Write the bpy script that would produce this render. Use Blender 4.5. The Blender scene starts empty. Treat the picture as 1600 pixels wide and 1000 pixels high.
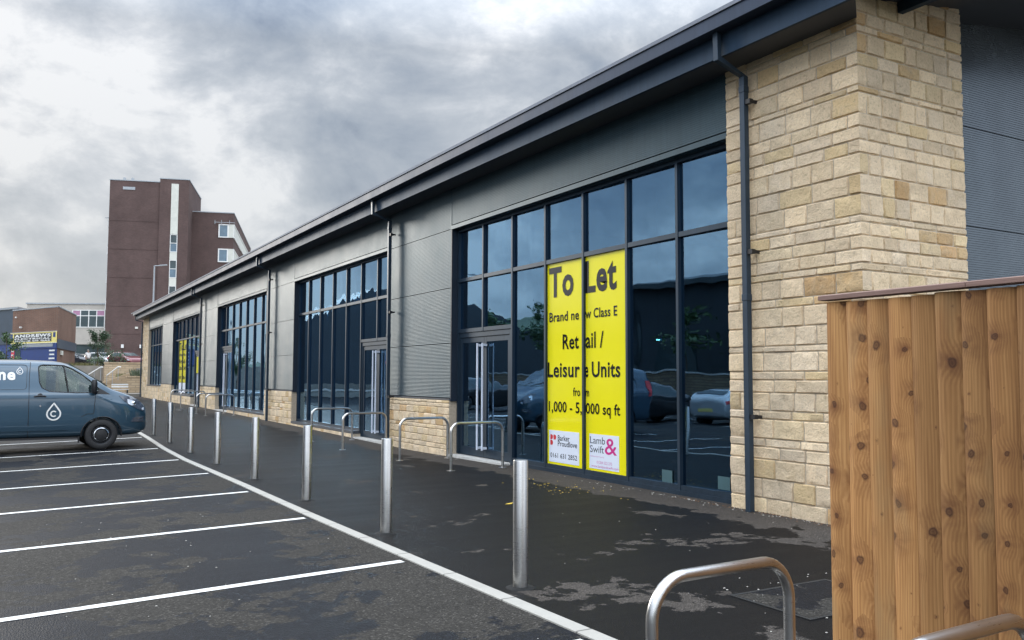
import bpy, bmesh, math, random
import numpy as np
from mathutils import Vector, Matrix
from mathutils import noise as mn

random.seed(7)
scene = bpy.context.scene
COL = scene.collection
R_ = math.radians

# ------------------------------------------------------------------ camera
CR = [[0.86575539, 0.03513227, 0.49923274], [-0.50046086, 0.05567787, 0.86396696], [0.0025569, -0.9978305, 0.06578574]]
EYE = Vector((0, 0, 1.6))
cam_d = bpy.data.cameras.new("camera")
cam = bpy.data.objects.new("camera", cam_d)
COL.objects.link(cam)
cam_d.sensor_width = 36
cam_d.lens = 36 * 1350 / 1600
cam_d.clip_start = 0.05
cam_d.clip_end = 6000
cam.matrix_world = Matrix(((CR[0][0], -CR[0][1], -CR[0][2], 0), (CR[1][0], -CR[1][1], -CR[1][2], 0), (CR[2][0], -CR[2][1], -CR[2][2], 1.6), (0, 0, 0, 1)))
scene.camera = cam

# ------------------------------------------------------------------ exposure
vs = scene.view_settings
scene.display_settings.display_device = 'sRGB'
vs.view_transform = 'Standard'
vs.look = 'None'
vs.exposure = 0.0
vs.gamma = 1.0
vs.use_curve_mapping = False
scene.render.engine = 'CYCLES'
scene.cycles.max_bounces = 7
scene.cycles.glossy_bounces = 4
scene.cycles.transparent_max_bounces = 12
scene.cycles.transmission_bounces = 4
scene.cycles.caustics_reflective = False
scene.cycles.caustics_refractive = False
scene.cycles.sample_clamp_indirect = 4.0


# ------------------------------------------------------------------ node helper
class NT:
    def __init__(s, tree):
        s.t = tree

    def n(s, kind, **kw):
        nd = s.t.nodes.new(kind)
        for k, v in kw.items():
            if k.startswith('i_'):
                k2 = k[2:]
                k2 = int(k2) if k2.isdigit() else k2.replace('_', ' ')
                sock = nd.inputs[k2]
                if hasattr(v, 'is_output') or isinstance(v, bpy.types.NodeSocket):
                    s.t.links.new(v, sock)
                else:
                    sock.default_value = v
            else:
                setattr(nd, k, v)
        return nd

    def math(s, op, a, b=0.0, c=0.0, clamp=False):
        nd = s.t.nodes.new('ShaderNodeMath')
        nd.operation = op
        nd.use_clamp = clamp
        for i, v in enumerate((a, b, c)):
            if isinstance(v, bpy.types.NodeSocket):
                s.t.links.new(v, nd.inputs[i])
            else:
                nd.inputs[i].default_value = v
        return nd.outputs[0]

    def vmath(s, op, a, b=(0, 0, 0)):
        nd = s.t.nodes.new('ShaderNodeVectorMath')
        nd.operation = op
        for i, v in enumerate((a, b)):
            if isinstance(v, bpy.types.NodeSocket):
                s.t.links.new(v, nd.inputs[i])
            else:
                nd.inputs[i].default_value = v
        return nd.outputs[0]

    def ramp(s, fac, stops, interp='LINEAR'):
        nd = s.t.nodes.new('ShaderNodeValToRGB')
        nd.color_ramp.interpolation = interp
        el = nd.color_ramp.elements
        while len(el) < len(stops):
            el.new(0.5)
        for e, (p, c) in zip(el, stops):
            e.position = p
            e.color = (c, c, c, 1) if isinstance(c, (int, float)) else (c[0], c[1], c[2], 1)
        s.t.links.new(fac, nd.inputs[0])
        return nd.outputs[0]

    def mix(s, fac, a, b, blend='MIX'):
        nd = s.t.nodes.new('ShaderNodeMix')
        nd.data_type = 'RGBA'
        nd.blend_type = blend
        for sock, v in ((nd.inputs[0], fac), (nd.inputs[6], a), (nd.inputs[7], b)):
            if isinstance(v, bpy.types.NodeSocket):
                s.t.links.new(v, sock)
            else:
                sock.default_value = v if isinstance(v, (int, float)) else (v[0], v[1], v[2], 1)
        return nd.outputs[2]

    def noise(s, vec, scale, detail=4, rough=0.55, dist=0.0, out=0):
        nd = s.n('ShaderNodeTexNoise', i_Scale=scale, i_Detail=detail, i_Roughness=rough, i_Distortion=dist)
        if vec is not None:
            s.t.links.new(vec, nd.inputs['Vector'])
        return nd.outputs[out]

    def voro(s, vec, scale, feature='F1', out='Distance', rand=1.0):
        nd = s.n('ShaderNodeTexVoronoi', feature=feature, i_Scale=scale, i_Randomness=rand)
        s.t.links.new(vec, nd.inputs['Vector'])
        return nd.outputs[out]

    def scalev(s, vec, sc):
        return s.vmath('MULTIPLY', vec, sc)


# ------------------------------------------------------------------ world: overcast sky with broken cloud
SUN_EL, SUN_AZ = R_(13), R_(105)      # azimuth measured from +X towards +Y
world = bpy.data.worlds.new("World")
scene.world = world
world.use_nodes = True
W = NT(world.node_tree)
for nd in list(world.node_tree.nodes):
    world.node_tree.nodes.remove(nd)
wout = W.n('ShaderNodeOutputWorld')
wbg = W.n('ShaderNodeBackground')
wbg.inputs['Strength'].default_value = 0.1
sky = W.n('ShaderNodeTexSky', sky_type='NISHITA')
sky.sun_disc = False
sky.sun_elevation = SUN_EL
sky.sun_rotation = math.pi / 2 - SUN_AZ
sky.dust_density = 1.0
tc = W.n('ShaderNodeTexCoord')
sep = W.n('ShaderNodeSeparateXYZ')
world.node_tree.links.new(tc.outputs['Generated'], sep.inputs[0])
zc = W.math('MAXIMUM', sep.outputs[2], 0.0)
d3 = W.vmath('ADD', W.vmath('MULTIPLY', tc.outputs['Generated'], (1.0, 1.0, 1.55)), (3.1, 1.7, 0.4))
big = W.noise(d3, 1.5, 3, 0.5, 0.2)
med = W.noise(d3, 4.2, 10, 0.57, 0.35)
fin = W.noise(d3, 15.0, 7, 0.62, 0.3)
dens = W.math('ADD', W.math('MULTIPLY', big, 0.25), W.math('ADD', W.math('MULTIPLY', med, 0.58), W.math('MULTIPLY', fin, 0.17)))
# breaks in the deck and thicker banks
LOBES = [((0.453, 0.799, 0.396), 0.985, 0.03), ((0.031, 0.965, 0.261), 0.985, -0.035), ((0.02, 0.994, 0.108), 0.985, -0.03), ((0.095, 0.946, 0.309), 0.99, -0.06), ((0.268, 0.94, 0.211), 0.9905, -0.075), ((0.157, 0.926, 0.345), 0.995, -0.05), ((0.214, 0.949, 0.232), 0.994, -0.03), ((0.452, 0.84, 0.301), 0.996, -0.055), ((0.006, 0.986, 0.165), 0.992, -0.04), ((-0.006, 0.94, 0.342), 0.985, -0.06), ((0.131, 0.976, 0.175), 0.994, -0.03), ((0.369, 0.866, 0.338), 0.975, 0.012), ((0.175, 0.946, 0.271), 0.993, 0.03), ((0.331, 0.92, 0.208), 0.992, 0.02), ((0.26, 0.888, 0.38), 0.99, 0.02), ((0.526, 0.771, 0.359), 0.985, -0.01), ((-0.70, 0.70, 0.137), 0.982, -0.12), ((-0.50, 0.85, 0.15), 0.988, -0.12), ((-0.299, 0.951, 0.085), 0.988, -0.07), ((-0.325, 0.94, 0.108), 0.988, -0.05), ((-0.219, 0.973, 0.076), 0.99, -0.05), ((-0.58, 0.78, 0.23), 0.985, 0.07), ((-0.70, 0.66, 0.28), 0.972, 0.10), ((-0.455, 0.876, 0.161), 0.995, 0.02)]
for dv, lim, am in LOBES:
    dt = W.n('ShaderNodeVectorMath', operation='DOT_PRODUCT')
    world.node_tree.links.new(tc.outputs['Generated'], dt.inputs[0])
    dt.inputs[1].default_value = dv
    mr = W.n('ShaderNodeMapRange')
    mr.interpolation_type = 'SMOOTHSTEP'
    world.node_tree.links.new(dt.outputs['Value'], mr.inputs[0])
    mr.inputs[1].default_value = lim
    mr.inputs[2].default_value = 1.0
    mr.inputs[4].default_value = am
    dens = W.math('ADD', dens, mr.outputs[0])
relief = W.math('MULTIPLY', W.math('SUBTRACT', W.noise(d3, 7.0, 6, 0.55, 0.3), 0.5), W.ramp(W.math('MULTIPLY', W.math('ADD', W.math('MULTIPLY', sep.outputs[0], -1.0), 1.0), 0.5), [(0.56, 0.0), (0.66, 0.45)]))
dens = W.math('ADD', dens, relief)
cloud = W.ramp(dens, [(0.39, (0.92, 0.94, 0.97)), (0.44, (0.67, 0.71, 0.77)), (0.48, (0.53, 0.58, 0.65)), (0.525, (0.43, 0.485, 0.565)), (0.57, (0.355, 0.415, 0.505)), (0.65, (0.20, 0.255, 0.355))])
# warm pale band low in the far direction, and added out-of-view gain overhead, behind and left
low = W.ramp(zc, [(0.0, 1.0), (0.16, 0.45), (0.34, 0.0)])
dirY = W.math('MULTIPLY', W.math('ADD', sep.outputs[1], 1.0), 0.5)
glow = W.math('MULTIPLY', low, W.ramp(dirY, [(0.45, 0.0), (0.93, 0.62), (1.0, 0.72)]))
cloud = W.mix(glow, cloud, (0.53, 0.555, 0.555))
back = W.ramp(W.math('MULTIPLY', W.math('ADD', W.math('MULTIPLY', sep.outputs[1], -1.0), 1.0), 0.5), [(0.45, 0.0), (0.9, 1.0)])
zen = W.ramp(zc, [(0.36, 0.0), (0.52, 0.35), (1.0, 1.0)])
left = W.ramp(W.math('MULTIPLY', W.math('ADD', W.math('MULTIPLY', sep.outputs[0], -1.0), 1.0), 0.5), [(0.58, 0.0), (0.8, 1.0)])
gain = W.math('ADD', W.math('ADD', 1.0, W.math('MULTIPLY', left, 0.75)), W.math('ADD', W.math('MULTIPLY', zen, 5.6), W.math('MULTIPLY', back, 1.7)))  # extra sky brightness outside the view, added to light walls and reflections
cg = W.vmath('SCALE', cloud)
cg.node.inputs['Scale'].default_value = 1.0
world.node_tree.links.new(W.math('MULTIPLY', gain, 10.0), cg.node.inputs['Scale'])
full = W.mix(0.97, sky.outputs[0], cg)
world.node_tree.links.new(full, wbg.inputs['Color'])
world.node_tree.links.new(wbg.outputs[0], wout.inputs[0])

sun_d = bpy.data.lights.new("sun", 'SUN')
sun_d.energy = 1.5
sun_d.angle = R_(12)
sun_d.color = (1.0, 0.94, 0.85)
sun = bpy.data.objects.new("sun", sun_d)
COL.objects.link(sun)
sv = Vector((math.cos(SUN_EL) * math.cos(SUN_AZ), math.cos(SUN_EL) * math.sin(SUN_AZ), math.sin(SUN_EL)))
sun.rotation_euler = sv.to_track_quat('Z', 'Y').to_euler()


# ------------------------------------------------------------------ materials
MATS = {}


def newmat(name):
    m = bpy.data.materials.new(name)
    m.use_nodes = True
    t = m.node_tree
    b = t.nodes['Principled BSDF']
    MATS[name] = m
    return m, NT(t), b


def lk(N, a, b):
    N.t.links.new(a, b)


def objvec(N):
    return N.n('ShaderNodeTexCoord').outputs['Object']


def bump(N, h, strength=0.3, dist=0.01):
    b = N.n('ShaderNodeBump')
    b.inputs['Strength'].default_value = strength
    b.inputs['Distance'].default_value = dist
    lk(N, h, b.inputs['Height'])
    return b.outputs[0]


def simple(name, col, rough=0.6, metal=0.0, var=0.12, nscale=3.0, spec=0.5, bmp=0.0, bscale=60):
    m, N, b = newmat(name)
    v = objvec(N)
    nz = N.noise(v, nscale, 5, 0.6)
    c = N.mix(N.ramp(nz, [(0.3, 0.0), (0.7, 1.0)]), tuple(x * (1 - var) for x in col), tuple(min(1, x * (1 + var)) for x in col))
    lk(N, c, b.inputs['Base Color'])
    r = N.math('ADD', rough - 0.06, N.math('MULTIPLY', nz, 0.12))
    lk(N, r, b.inputs['Roughness'])
    b.inputs['Metallic'].default_value = metal
    b.inputs['Specular IOR Level'].default_value = spec
    if bmp:
        lk(N, bump(N, N.noise(v, bscale, 3, 0.6), bmp, 0.004), b.inputs['Normal'])
    return m


def m_asphalt(name, wet, dry, thr, biasx, agg):
    m, N, b = newmat(name)
    v = objvec(N)
    sx = N.n('ShaderNodeSeparateXYZ')
    lk(N, v, sx.inputs[0])
    # patches dry out in irregular islands
    pn = N.noise(N.scalev(v, (1.0, 1.0, 1.0)), 0.85, 9, 0.62, 0.35)
    pf = N.noise(v, 4.5, 7, 0.65)
    lx = N.n('ShaderNodeMapRange')
    lx.interpolation_type = 'SMOOTHSTEP'
    lk(N, sx.outputs[0], lx.inputs[0])
    lx.inputs[1].default_value = biasx[0]
    lx.inputs[2].default_value = biasx[1]
    lx.inputs[3].default_value = 0.0
    lx.inputs[4].default_value = biasx[2]
    ly = N.n('ShaderNodeMapRange')
    ly.interpolation_type = 'SMOOTHSTEP'
    lk(N, sx.outputs[1], ly.inputs[0])
    ly.inputs[1].default_value = 9.0
    ly.inputs[2].default_value = 3.5
    ly.inputs[3].default_value = 0.0
    ly.inputs[4].default_value = biasx[3]
    s = N.math('ADD', N.math('ADD', pn, N.math('MULTIPLY', N.math('SUBTRACT', pf, 0.30), 0.34)), N.math('ADD', lx.outputs[0], ly.outputs[0]))
    dm = N.ramp(s, [(thr, 0.0), (thr + 0.011, 1.0)])
    ag = N.voro(v, agg, 'F1', 'Color')
    agv = N.n('ShaderNodeSeparateColor')
    lk(N, ag, agv.inputs[0])
    large = N.noise(v, 0.5, 4, 0.6)
    streak = N.noise(N.scalev(v, (0.35, 2.2, 1)), 1.0, 5, 0.6)
    speck = N.ramp(agv.outputs[0], [(0.0, 0.55), (0.8, 1.15), (0.93, 1.5), (1.0, 2.6)])
    lv = N.math('ADD', 0.62, N.math('ADD', N.math('MULTIPLY', large, 0.4), N.math('MULTIPLY', streak, 0.4)))
    cc = N.mix(dm, wet, dry)
    cc = N.mix(1.0, cc, speck, 'MULTIPLY')
    sc = N.vmath('SCALE', cc)
    lk(N, lv, sc.node.inputs['Scale'])
    lk(N, sc, b.inputs['Base Color'])
    rr = N.math('ADD', N.math('MULTIPLY', dm, 0.27), N.math('ADD', 0.50, N.math('MULTIPLY', streak, 0.18)))
    lk(N, rr, b.inputs['Roughness'])
    h = N.math('ADD', N.voro(v, agg, 'F1', 'Distance'), N.math('MULTIPLY', N.noise(v, 25, 3), 0.6))
    lk(N, bump(N, h, 0.55, 0.006), b.inputs['Normal'])
    b.inputs['Specular IOR Level'].default_value = 0.11
    return m


m_asphalt('asphalt_park', (0.0075, 0.0083, 0.0108), (0.034, 0.0315, 0.028), 0.575, (2.0, 3.1, 0.05, 0.03), 85)
m_asphalt('asphalt_pave', (0.0052, 0.0048, 0.0050), (0.058, 0.051, 0.045), 0.695, (6.75, 7.6, 0.36, 0.055), 150)


def m_paint_line():
    m, N, b = newmat('road_paint')
    v = objvec(N)
    nz = N.noise(v, 9, 6, 0.65)
    wear = N.ramp(nz, [(0.30, 0.0), (0.42, 1.0)])
    ag = N.voro(v, 110, 'F1', 'Distance')
    c = N.mix(wear, (0.30, 0.29, 0.27), N.mix(ag, (0.74, 0.73, 0.69), (0.60, 0.59, 0.56)))
    lk(N, c, b.inputs['Base Color'])
    b.inputs['Roughness'].default_value = 0.65
    lk(N, bump(N, ag, 0.25, 0.003), b.inputs['Normal'])


m_paint_line()


def m_kerb():
    m, N, b = newmat('kerb_concrete')
    v = objvec(N)
    nz = N.noise(v, 5, 7, 0.7)
    sx = N.n('ShaderNodeSeparateXYZ')
    lk(N, v, sx.inputs[0])
    fr = N.math('FRACT', N.math('DIVIDE', sx.outputs[1], 0.915))
    joint = N.ramp(N.math('ABSOLUTE', N.math('SUBTRACT', fr, 0.5)), [(0.485, 1.0), (0.495, 0.35)])
    c = N.mix(nz, (0.40, 0.385, 0.345), (0.28, 0.265, 0.235))
    c = N.mix(1.0, c, joint, 'MULTIPLY')
    lk(N, c, b.inputs['Base Color'])
    b.inputs['Roughness'].default_value = 0.85


m_kerb()


def m_stone():
    m, N, b = newmat('buff_stone')
    v = objvec(N)
    at = N.n('ShaderNodeAttribute', attribute_name='tone')
    sc = N.n('ShaderNodeSeparateColor')
    lk(N, at.outputs['Color'], sc.inputs[0])
    c = N.ramp(sc.outputs[0], [(0.0, (0.70, 0.545, 0.365)), (0.35, (0.73, 0.575, 0.385)), (0.66, (0.68, 0.55, 0.395)), (0.84, (0.70, 0.54, 0.32)), (0.90, (0.61, 0.46, 0.26)), (1.0, (0.55, 0.35, 0.17))])
    off = N.vmath('ADD', v, at.outputs['Vector'])
    g1 = N.noise(off, 7, 6, 0.65, 0.6)
    g2 = N.noise(off, 38, 6, 0.7, 0.3)
    g3 = N.noise(v, 1.1, 3, 0.6)
    c = N.mix(N.ramp(g1, [(0.40, 0.0), (0.75, 0.6)]), c, N.mix(sc.outputs[1], (0.47, 0.38, 0.28), (0.60, 0.45, 0.26)))
    pit = N.ramp(g2, [(0.28, 0.55), (0.44, 0.97), (0.75, 1.12)])
    c = N.mix(1.0, c, pit, 'MULTIPLY')
    s2 = N.vmath('SCALE', c)
    lk(N, N.math('ADD', 0.86, N.math('ADD', N.math('MULTIPLY', sc.outputs[2], 0.28), N.math('MULTIPLY', g3, 0.08))), s2.node.inputs['Scale'])
    lk(N, s2, b.inputs['Base Color'])
    b.inputs['Roughness'].default_value = 0.92
    b.inputs['Specular IOR Level'].default_value = 0.2
    h = N.math('ADD', N.math('MULTIPLY', g1, 1.2), N.math('MULTIPLY', g2, 0.6))
    lk(N, bump(N, h, 1.0, 0.02), b.inputs['Normal'])


m_stone()
simple('mortar', (0.47, 0.40, 0.31), 0.95, 0, 0.15, 20, 0.2, 0.3, 120)


def m_metal(name, col, rough, clear=0.0, metal=0.0, spec=0.5):
    m, N, b = newmat(name)
    v = objvec(N)
    d = N.noise(v, 1.4, 6, 0.6)
    st = N.noise(N.scalev(v, (1, 6, 0.5)), 2.0, 5, 0.6)
    f = N.math('MULTIPLY', d, st)
    c = N.mix(N.ramp(f, [(0.15, 0.0), (0.42, 1.0)]), tuple(x * 0.88 for x in col), tuple(x * 1.14 for x in col))
    lk(N, c, b.inputs['Base Color'])
    lk(N, N.math('ADD', rough - 0.07, N.math('MULTIPLY', d, 0.16)), b.inputs['Roughness'])
    b.inputs['Metallic'].default_value = metal
    b.inputs['Specular IOR Level'].default_value = spec
    lk(N, bump(N, N.noise(v, 2.2, 2), 0.06, 0.02), b.inputs['Normal'])
    return m


m_metal('cladding_grey', (0.038, 0.070, 0.090), 0.43, spec=0.28, metal=0.45)
m_metal('cladding_sky_lit', (0.13, 0.15, 0.165), 0.24, spec=0.8, metal=0.6)  # lighter gable copy of the grey cladding, sky reflection put into its colour
m_metal('trim_dark', (0.016, 0.024, 0.038), 0.45, spec=0.3)
m_metal('fascia_grey', (0.032, 0.056, 0.090), 0.58, spec=0.2, metal=0.5)
m_metal('gutter_grey', (0.045, 0.062, 0.095), 0.55, spec=0.2, metal=0.4)
m_metal('roof_edge', (0.20, 0.22, 0.26), 0.7, spec=0.3)
m_metal('frame_grey', (0.030, 0.050, 0.074), 0.45, spec=0.2, metal=0.55)
m_metal('pipe_grey', (0.035, 0.055, 0.080), 0.42, spec=0.3, metal=0.4)
simple('soffit_grey', (0.055, 0.062, 0.075), 0.6, 0, 0.08)
simple('slate_sill', (0.05, 0.056, 0.066), 0.5, 0, 0.2, 12)
simple('pale_sill', (0.50, 0.49, 0.46), 0.7, 0, 0.15, 8)
simple('black_plastic', (0.012, 0.012, 0.014), 0.45, 0, 0.2)
simple('white_bar', (0.60, 0.66, 0.76), 0.3, 0.0, 0.08)
simple('interior_block', (0.10, 0.12, 0.13), 0.9, 0, 0.2, 2)
simple('interior_floor', (0.09, 0.10, 0.10), 0.8, 0, 0.2, 2)


def m_steel():
    m, N, b = newmat('brushed_steel')
    v = objvec(N)
    g = N.noise(N.scalev(v, (5, 5, 300)), 1.0, 2, 0.6)
    s = N.noise(v, 6, 4, 0.6)
    c = N.mix(s, (0.47, 0.465, 0.455), (0.63, 0.62, 0.605))
    lk(N, c, b.inputs['Base Color'])
    b.inputs['Metallic'].default_value = 1.0
    lk(N, N.math('ADD', 0.20, N.math('ADD', N.math('MULTIPLY', g, 0.10), N.math('MULTIPLY', s, 0.08))), b.inputs['Roughness'])


m_steel()


def m_glass(name, tint, refl, trans):
    m, N, b = newmat(name)
    t = m.node_tree
    out = [n for n in t.nodes if n.type == 'OUTPUT_MATERIAL'][0]
    t.nodes.remove(b)
    gl = N.n('ShaderNodeBsdfGlossy')
    gl.inputs['Color'].default_value = (*tint, 1)
    gl.inputs['Roughness'].default_value = 0.012
    tr = N.n('ShaderNodeBsdfTransparent')
    tr.inputs['Color'].default_value = (*trans, 1)
    lw = N.n('ShaderNodeLayerWeight')
    lw.inputs['Blend'].default_value = 0.5
    v = objvec(N)
    wob = N.noise(N.scalev(v, (0.6, 0.9, 0.5)), 1.0, 2, 0.5)
    bm = bump(N, wob, 0.16, 0.05)
    lk(N, bm, gl.inputs['Normal'])
    fac = N.math('ADD', refl, N.math('MULTIPLY', N.math('POWER', lw.outputs['Facing'], 2.8), 0.85), clamp=True)
    mx = N.n('ShaderNodeMixShader')
    lk(N, fac, mx.inputs[0])
    lk(N, tr.outputs[0], mx.inputs[1])
    lk(N, gl.outputs[0], mx.inputs[2])
    lk(N, mx.outputs[0], out.inputs[0])


m_glass('shop_glass', (0.46, 0.70, 0.95), 0.20, (0.26, 0.56, 0.66))
m_glass('car_glass', (0.9, 0.95, 1.0), 0.05, (0.62, 0.70, 0.64))


def m_wood():
    m, N, b = newmat('fence_wood')
    v = objvec(N)                       # y along the fence, z up the board
    at = N.n('ShaderNodeAttribute', attribute_name='tone')
    off = N.vmath('MULTIPLY', at.outputs['Vector'], (5.0, 9.0, 13.0))
    p = N.vmath('ADD', v, off)
    # knots
    k3 = N.n('ShaderNodeSeparateXYZ')
    kw = N.n('ShaderNodeTexNoise', i_Scale=13.0, i_Detail=3.0)
    lk(N, p, kw.inputs['Vector'])
    lk(N, N.vmath('ADD', p, N.vmath('MULTIPLY', N.vmath('SUBTRACT', kw.outputs['Color'], (0.5, 0.5, 0.5)), (0.0, 0.035, 0.045))), k3.inputs[0])
    k2 = N.n('ShaderNodeCombineXYZ')
    lk(N, N.math('MULTIPLY', k3.outputs[1], 6.5), k2.inputs[0])
    lk(N, N.math('MULTIPLY', k3.outputs[2], 5.6), k2.inputs[1])
    vn = N.n('ShaderNodeTexVoronoi', voronoi_dimensions='2D', i_Scale=1.0, i_Randomness=0.9)
    lk(N, k2.outputs[0], vn.inputs['Vector'])
    kd = vn.outputs['Distance']
    kc = N.n('ShaderNodeSeparateColor')
    lk(N, vn.outputs['Color'], kc.inputs[0])
    gate = N.ramp(kc.outputs[1], [(0.50, 0.10), (0.54, 1.0)])
    ksz = N.math('MULTIPLY', N.math('ADD', 0.075, N.math('MULTIPLY', N.math('POWER', kc.outputs[0], 1.2), 0.10)), gate)
    kr = N.math('DIVIDE', kd, ksz)
    kj = N.math('ADD', kr, N.math('MULTIPLY', N.math('SUBTRACT', N.noise(p, 45, 3, 0.6), 0.5), 0.5))
    knot = N.ramp(kj, [(0.0, 0.85), (0.35, 0.6), (0.62, 0.95), (1.0, 0.0)])
    halo = N.ramp(N.math('DIVIDE', kd, N.math('MULTIPLY', ksz, 5.0)), [(0.0, 1.0), (0.4, 0.6), (1.0, 0.0)])
    smear = N.ramp(N.noise(N.scalev(p, (0, 7.0, 9.0)), 1.0, 4, 0.65, 0.6), [(0.42, 0.25), (0.62, 1.0)])
    # grain bends round the knots
    warp = N.math('MULTIPLY', N.math('POWER', halo, 1.5), 0.55)
    gy = N.n('ShaderNodeSeparateXYZ')
    lk(N, p, gy.inputs[0])
    wz = N.noise(N.scalev(p, (0, 2.2, 0.33)), 1.0, 3, 0.5)
    gx = N.math('ADD', N.math('MULTIPLY', gy.outputs[1], 42.0), N.math('ADD', N.math('MULTIPLY', warp, 3.0), N.math('MULTIPLY', wz, 9.0)))
    ring = N.math('SINE', N.math('MULTIPLY', gx, 9.5))
    fine = N.noise(N.scalev(p, (40, 260, 3.0)), 1.0, 4, 0.7)
    broad = N.noise(N.scalev(p, (1, 9, 0.9)), 1.0, 4, 0.6)
    g = N.math('ADD', N.math('MULTIPLY', ring, 0.055), N.math('ADD', N.math('MULTIPLY', fine, 0.42), N.math('MULTIPLY', broad, 0.60)))
    c = N.ramp(g, [(0.25, (0.47, 0.265, 0.108)), (0.42, (0.37, 0.192, 0.071)), (0.56, (0.275, 0.132, 0.046)), (0.75, (0.175, 0.078, 0.027))])
    c = N.mix(N.math('MULTIPLY', N.math('MULTIPLY', halo, smear), 0.95), c, (0.13, 0.050, 0.019))
    c = N.mix(knot, c, (0.06, 0.024, 0.012))
    green = N.ramp(N.noise(N.scalev(p, (1, 4, 1.2)), 1.0, 3), [(0.58, 0.0), (0.75, 0.35)])
    c = N.mix(green, c, (0.24, 0.19, 0.10))
    ss = N.n('ShaderNodeSeparateColor')
    lk(N, at.outputs['Color'], ss.inputs[0])
    s2 = N.vmath('SCALE', c)
    lk(N, N.math('ADD', 0.74, N.math('MULTIPLY', ss.outputs[0], 0.75)), s2.node.inputs['Scale'])
    lk(N, s2, b.inputs['Base Color'])
    b.inputs['Roughness'].default_value = 0.72
    b.inputs['Specular IOR Level'].default_value = 0.25
    lk(N, bump(N, N.math('ADD', g, N.math('MULTIPLY', knot, 0.5)), 0.25, 0.004), b.inputs['Normal'])
    m2, N2, b2 = newmat('cap_wood')
    v = objvec(N2)
    f = N2.noise(N2.scalev(v, (60, 2.5, 160)), 1.0, 4, 0.7)
    c = N2.ramp(f, [(0.3, (0.27, 0.17, 0.14)), (0.7, (0.15, 0.085, 0.066))])
    lk(N2, c, b2.inputs['Base Color'])
    b2.inputs['Roughness'].default_value = 0.8


m_wood()


def m_brick(name, c1, c2, mort, scale=1.0, rough=0.9, rot=(R_(90), 0, 0)):
    m, N, b = newmat(name)
    g = N.n('ShaderNodeNewGeometry')
    tcn = N.n('ShaderNodeTexCoord')
    sx = N.n('ShaderNodeSeparateXYZ')
    lk(N, tcn.outputs['Object'], sx.inputs[0])
    cb = N.n('ShaderNodeCombineXYZ')
    lk(N, N.math('ADD', sx.outputs[0], N.math('MULTIPLY', sx.outputs[1], 0.93)), cb.inputs[0])
    lk(N, sx.outputs[2], cb.inputs[1])
    br = N.n('ShaderNodeTexBrick')
    lk(N, cb.outputs[0], br.inputs['Vector'])
    br.inputs['Color1'].default_value = (*c1, 1)
    br.inputs['Color2'].default_value = (*c2, 1)
    br.inputs['Mortar'].default_value = (*mort, 1)
    br.inputs['Scale'].default_value = scale
    br.inputs['Mortar Size'].default_value = 0.012
    br.inputs['Brick Width'].default_value = 0.225
    br.inputs['Row Height'].default_value = 0.075
    big = N.noise(tcn.outputs['Object'], 0.35, 6, 0.65)
    c = N.mix(1.0, br.outputs[0], N.ramp(big, [(0.25, 0.72), (0.75, 1.2)]), 'MULTIPLY')
    lk(N, c, b.inputs['Base Color'])
    b.inputs['Roughness'].default_value = rough
    b.inputs['Specular IOR Level'].default_value = 0.25
    return m


m_brick('tower_brick', (0.115, 0.070, 0.062), (0.088, 0.053, 0.048), (0.11, 0.085, 0.08))
m_brick('shop_brick', (0.20, 0.10, 0.068), (0.155, 0.078, 0.056), (0.19, 0.15, 0.12))
m_brick('terrace_stone', (0.52, 0.40, 0.27), (0.44, 0.33, 0.21), (0.36, 0.28, 0.19), 0.42)
m_brick('opposite_stone', (0.25, 0.20, 0.13), (0.20, 0.15, 0.10), (0.13, 0.10, 0.08), 0.42)
simple('beige_render', (0.40, 0.37, 0.33), 0.85, 0, 0.08, 1.5)
simple('blue_cladding', (0.045, 0.062, 0.085), 0.5, 0, 0.15, 2)
simple('navy', (0.02, 0.045, 0.17), 0.5, 0, 0.1)
simple('white_paint', (0.72, 0.72, 0.70), 0.45, 0, 0.06)
simple('cream_panel', (0.58, 0.58, 0.52), 0.6, 0, 0.08, 2)
simple('window_blue', (0.11, 0.17, 0.22), 0.15, 0, 0.25, 1)
simple('window_dark', (0.035, 0.055, 0.06), 0.15, 0, 0.3, 1)
simple('pink_film', (0.36, 0.18, 0.28), 0.4, 0, 0.15)
simple('sign_yellow', (0.74, 0.62, 0.20), 0.5, 0, 0.05)
simple('board_yellow', (0.90, 0.79, 0.010), 0.16, 0, 0.02, 2)
simple('board_white', (0.74, 0.78, 0.86), 0.4, 0, 0.02)
simple('letter_black', (0.012, 0.010, 0.008), 0.12, 0, 0.02)
simple('letter_red', (0.62, 0.03, 0.04), 0.4, 0, 0.02)
simple('letter_magenta', (0.60, 0.02, 0.22), 0.4, 0, 0.02)
simple('letter_pink', (0.62, 0.20, 0.42), 0.4, 0, 0.02)
simple('letter_grey', (0.03, 0.04, 0.05), 0.4, 0, 0.02)
simple('sign_dark', (0.05, 0.05, 0.05), 0.5, 0, 0.1)
simple('sign_red', (0.60, 0.05, 0.06), 0.5, 0, 0.1)
simple('pole_grey', (0.33, 0.35, 0.37), 0.5, 0.3, 0.1)
simple('bark', (0.09, 0.065, 0.045), 0.9, 0, 0.3, 8)
simple('leaf_green', (0.055, 0.105, 0.035), 0.6, 0, 0.45, 2.5)
simple('leaf_dark', (0.035, 0.07, 0.03), 0.6, 0, 0.45, 2.5)
simple('dry_grass', (0.16, 0.15, 0.06), 0.8, 0, 0.4, 6)
simple('lavender_green', (0.075, 0.095, 0.055), 0.8, 0, 0.4, 6)
simple('hill_green', (0.045, 0.075, 0.035), 0.9, 0, 0.5, 0.02)
simple('sandy_earth', (0.36, 0.27, 0.18), 0.95, 0, 0.3, 1.5)
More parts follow.
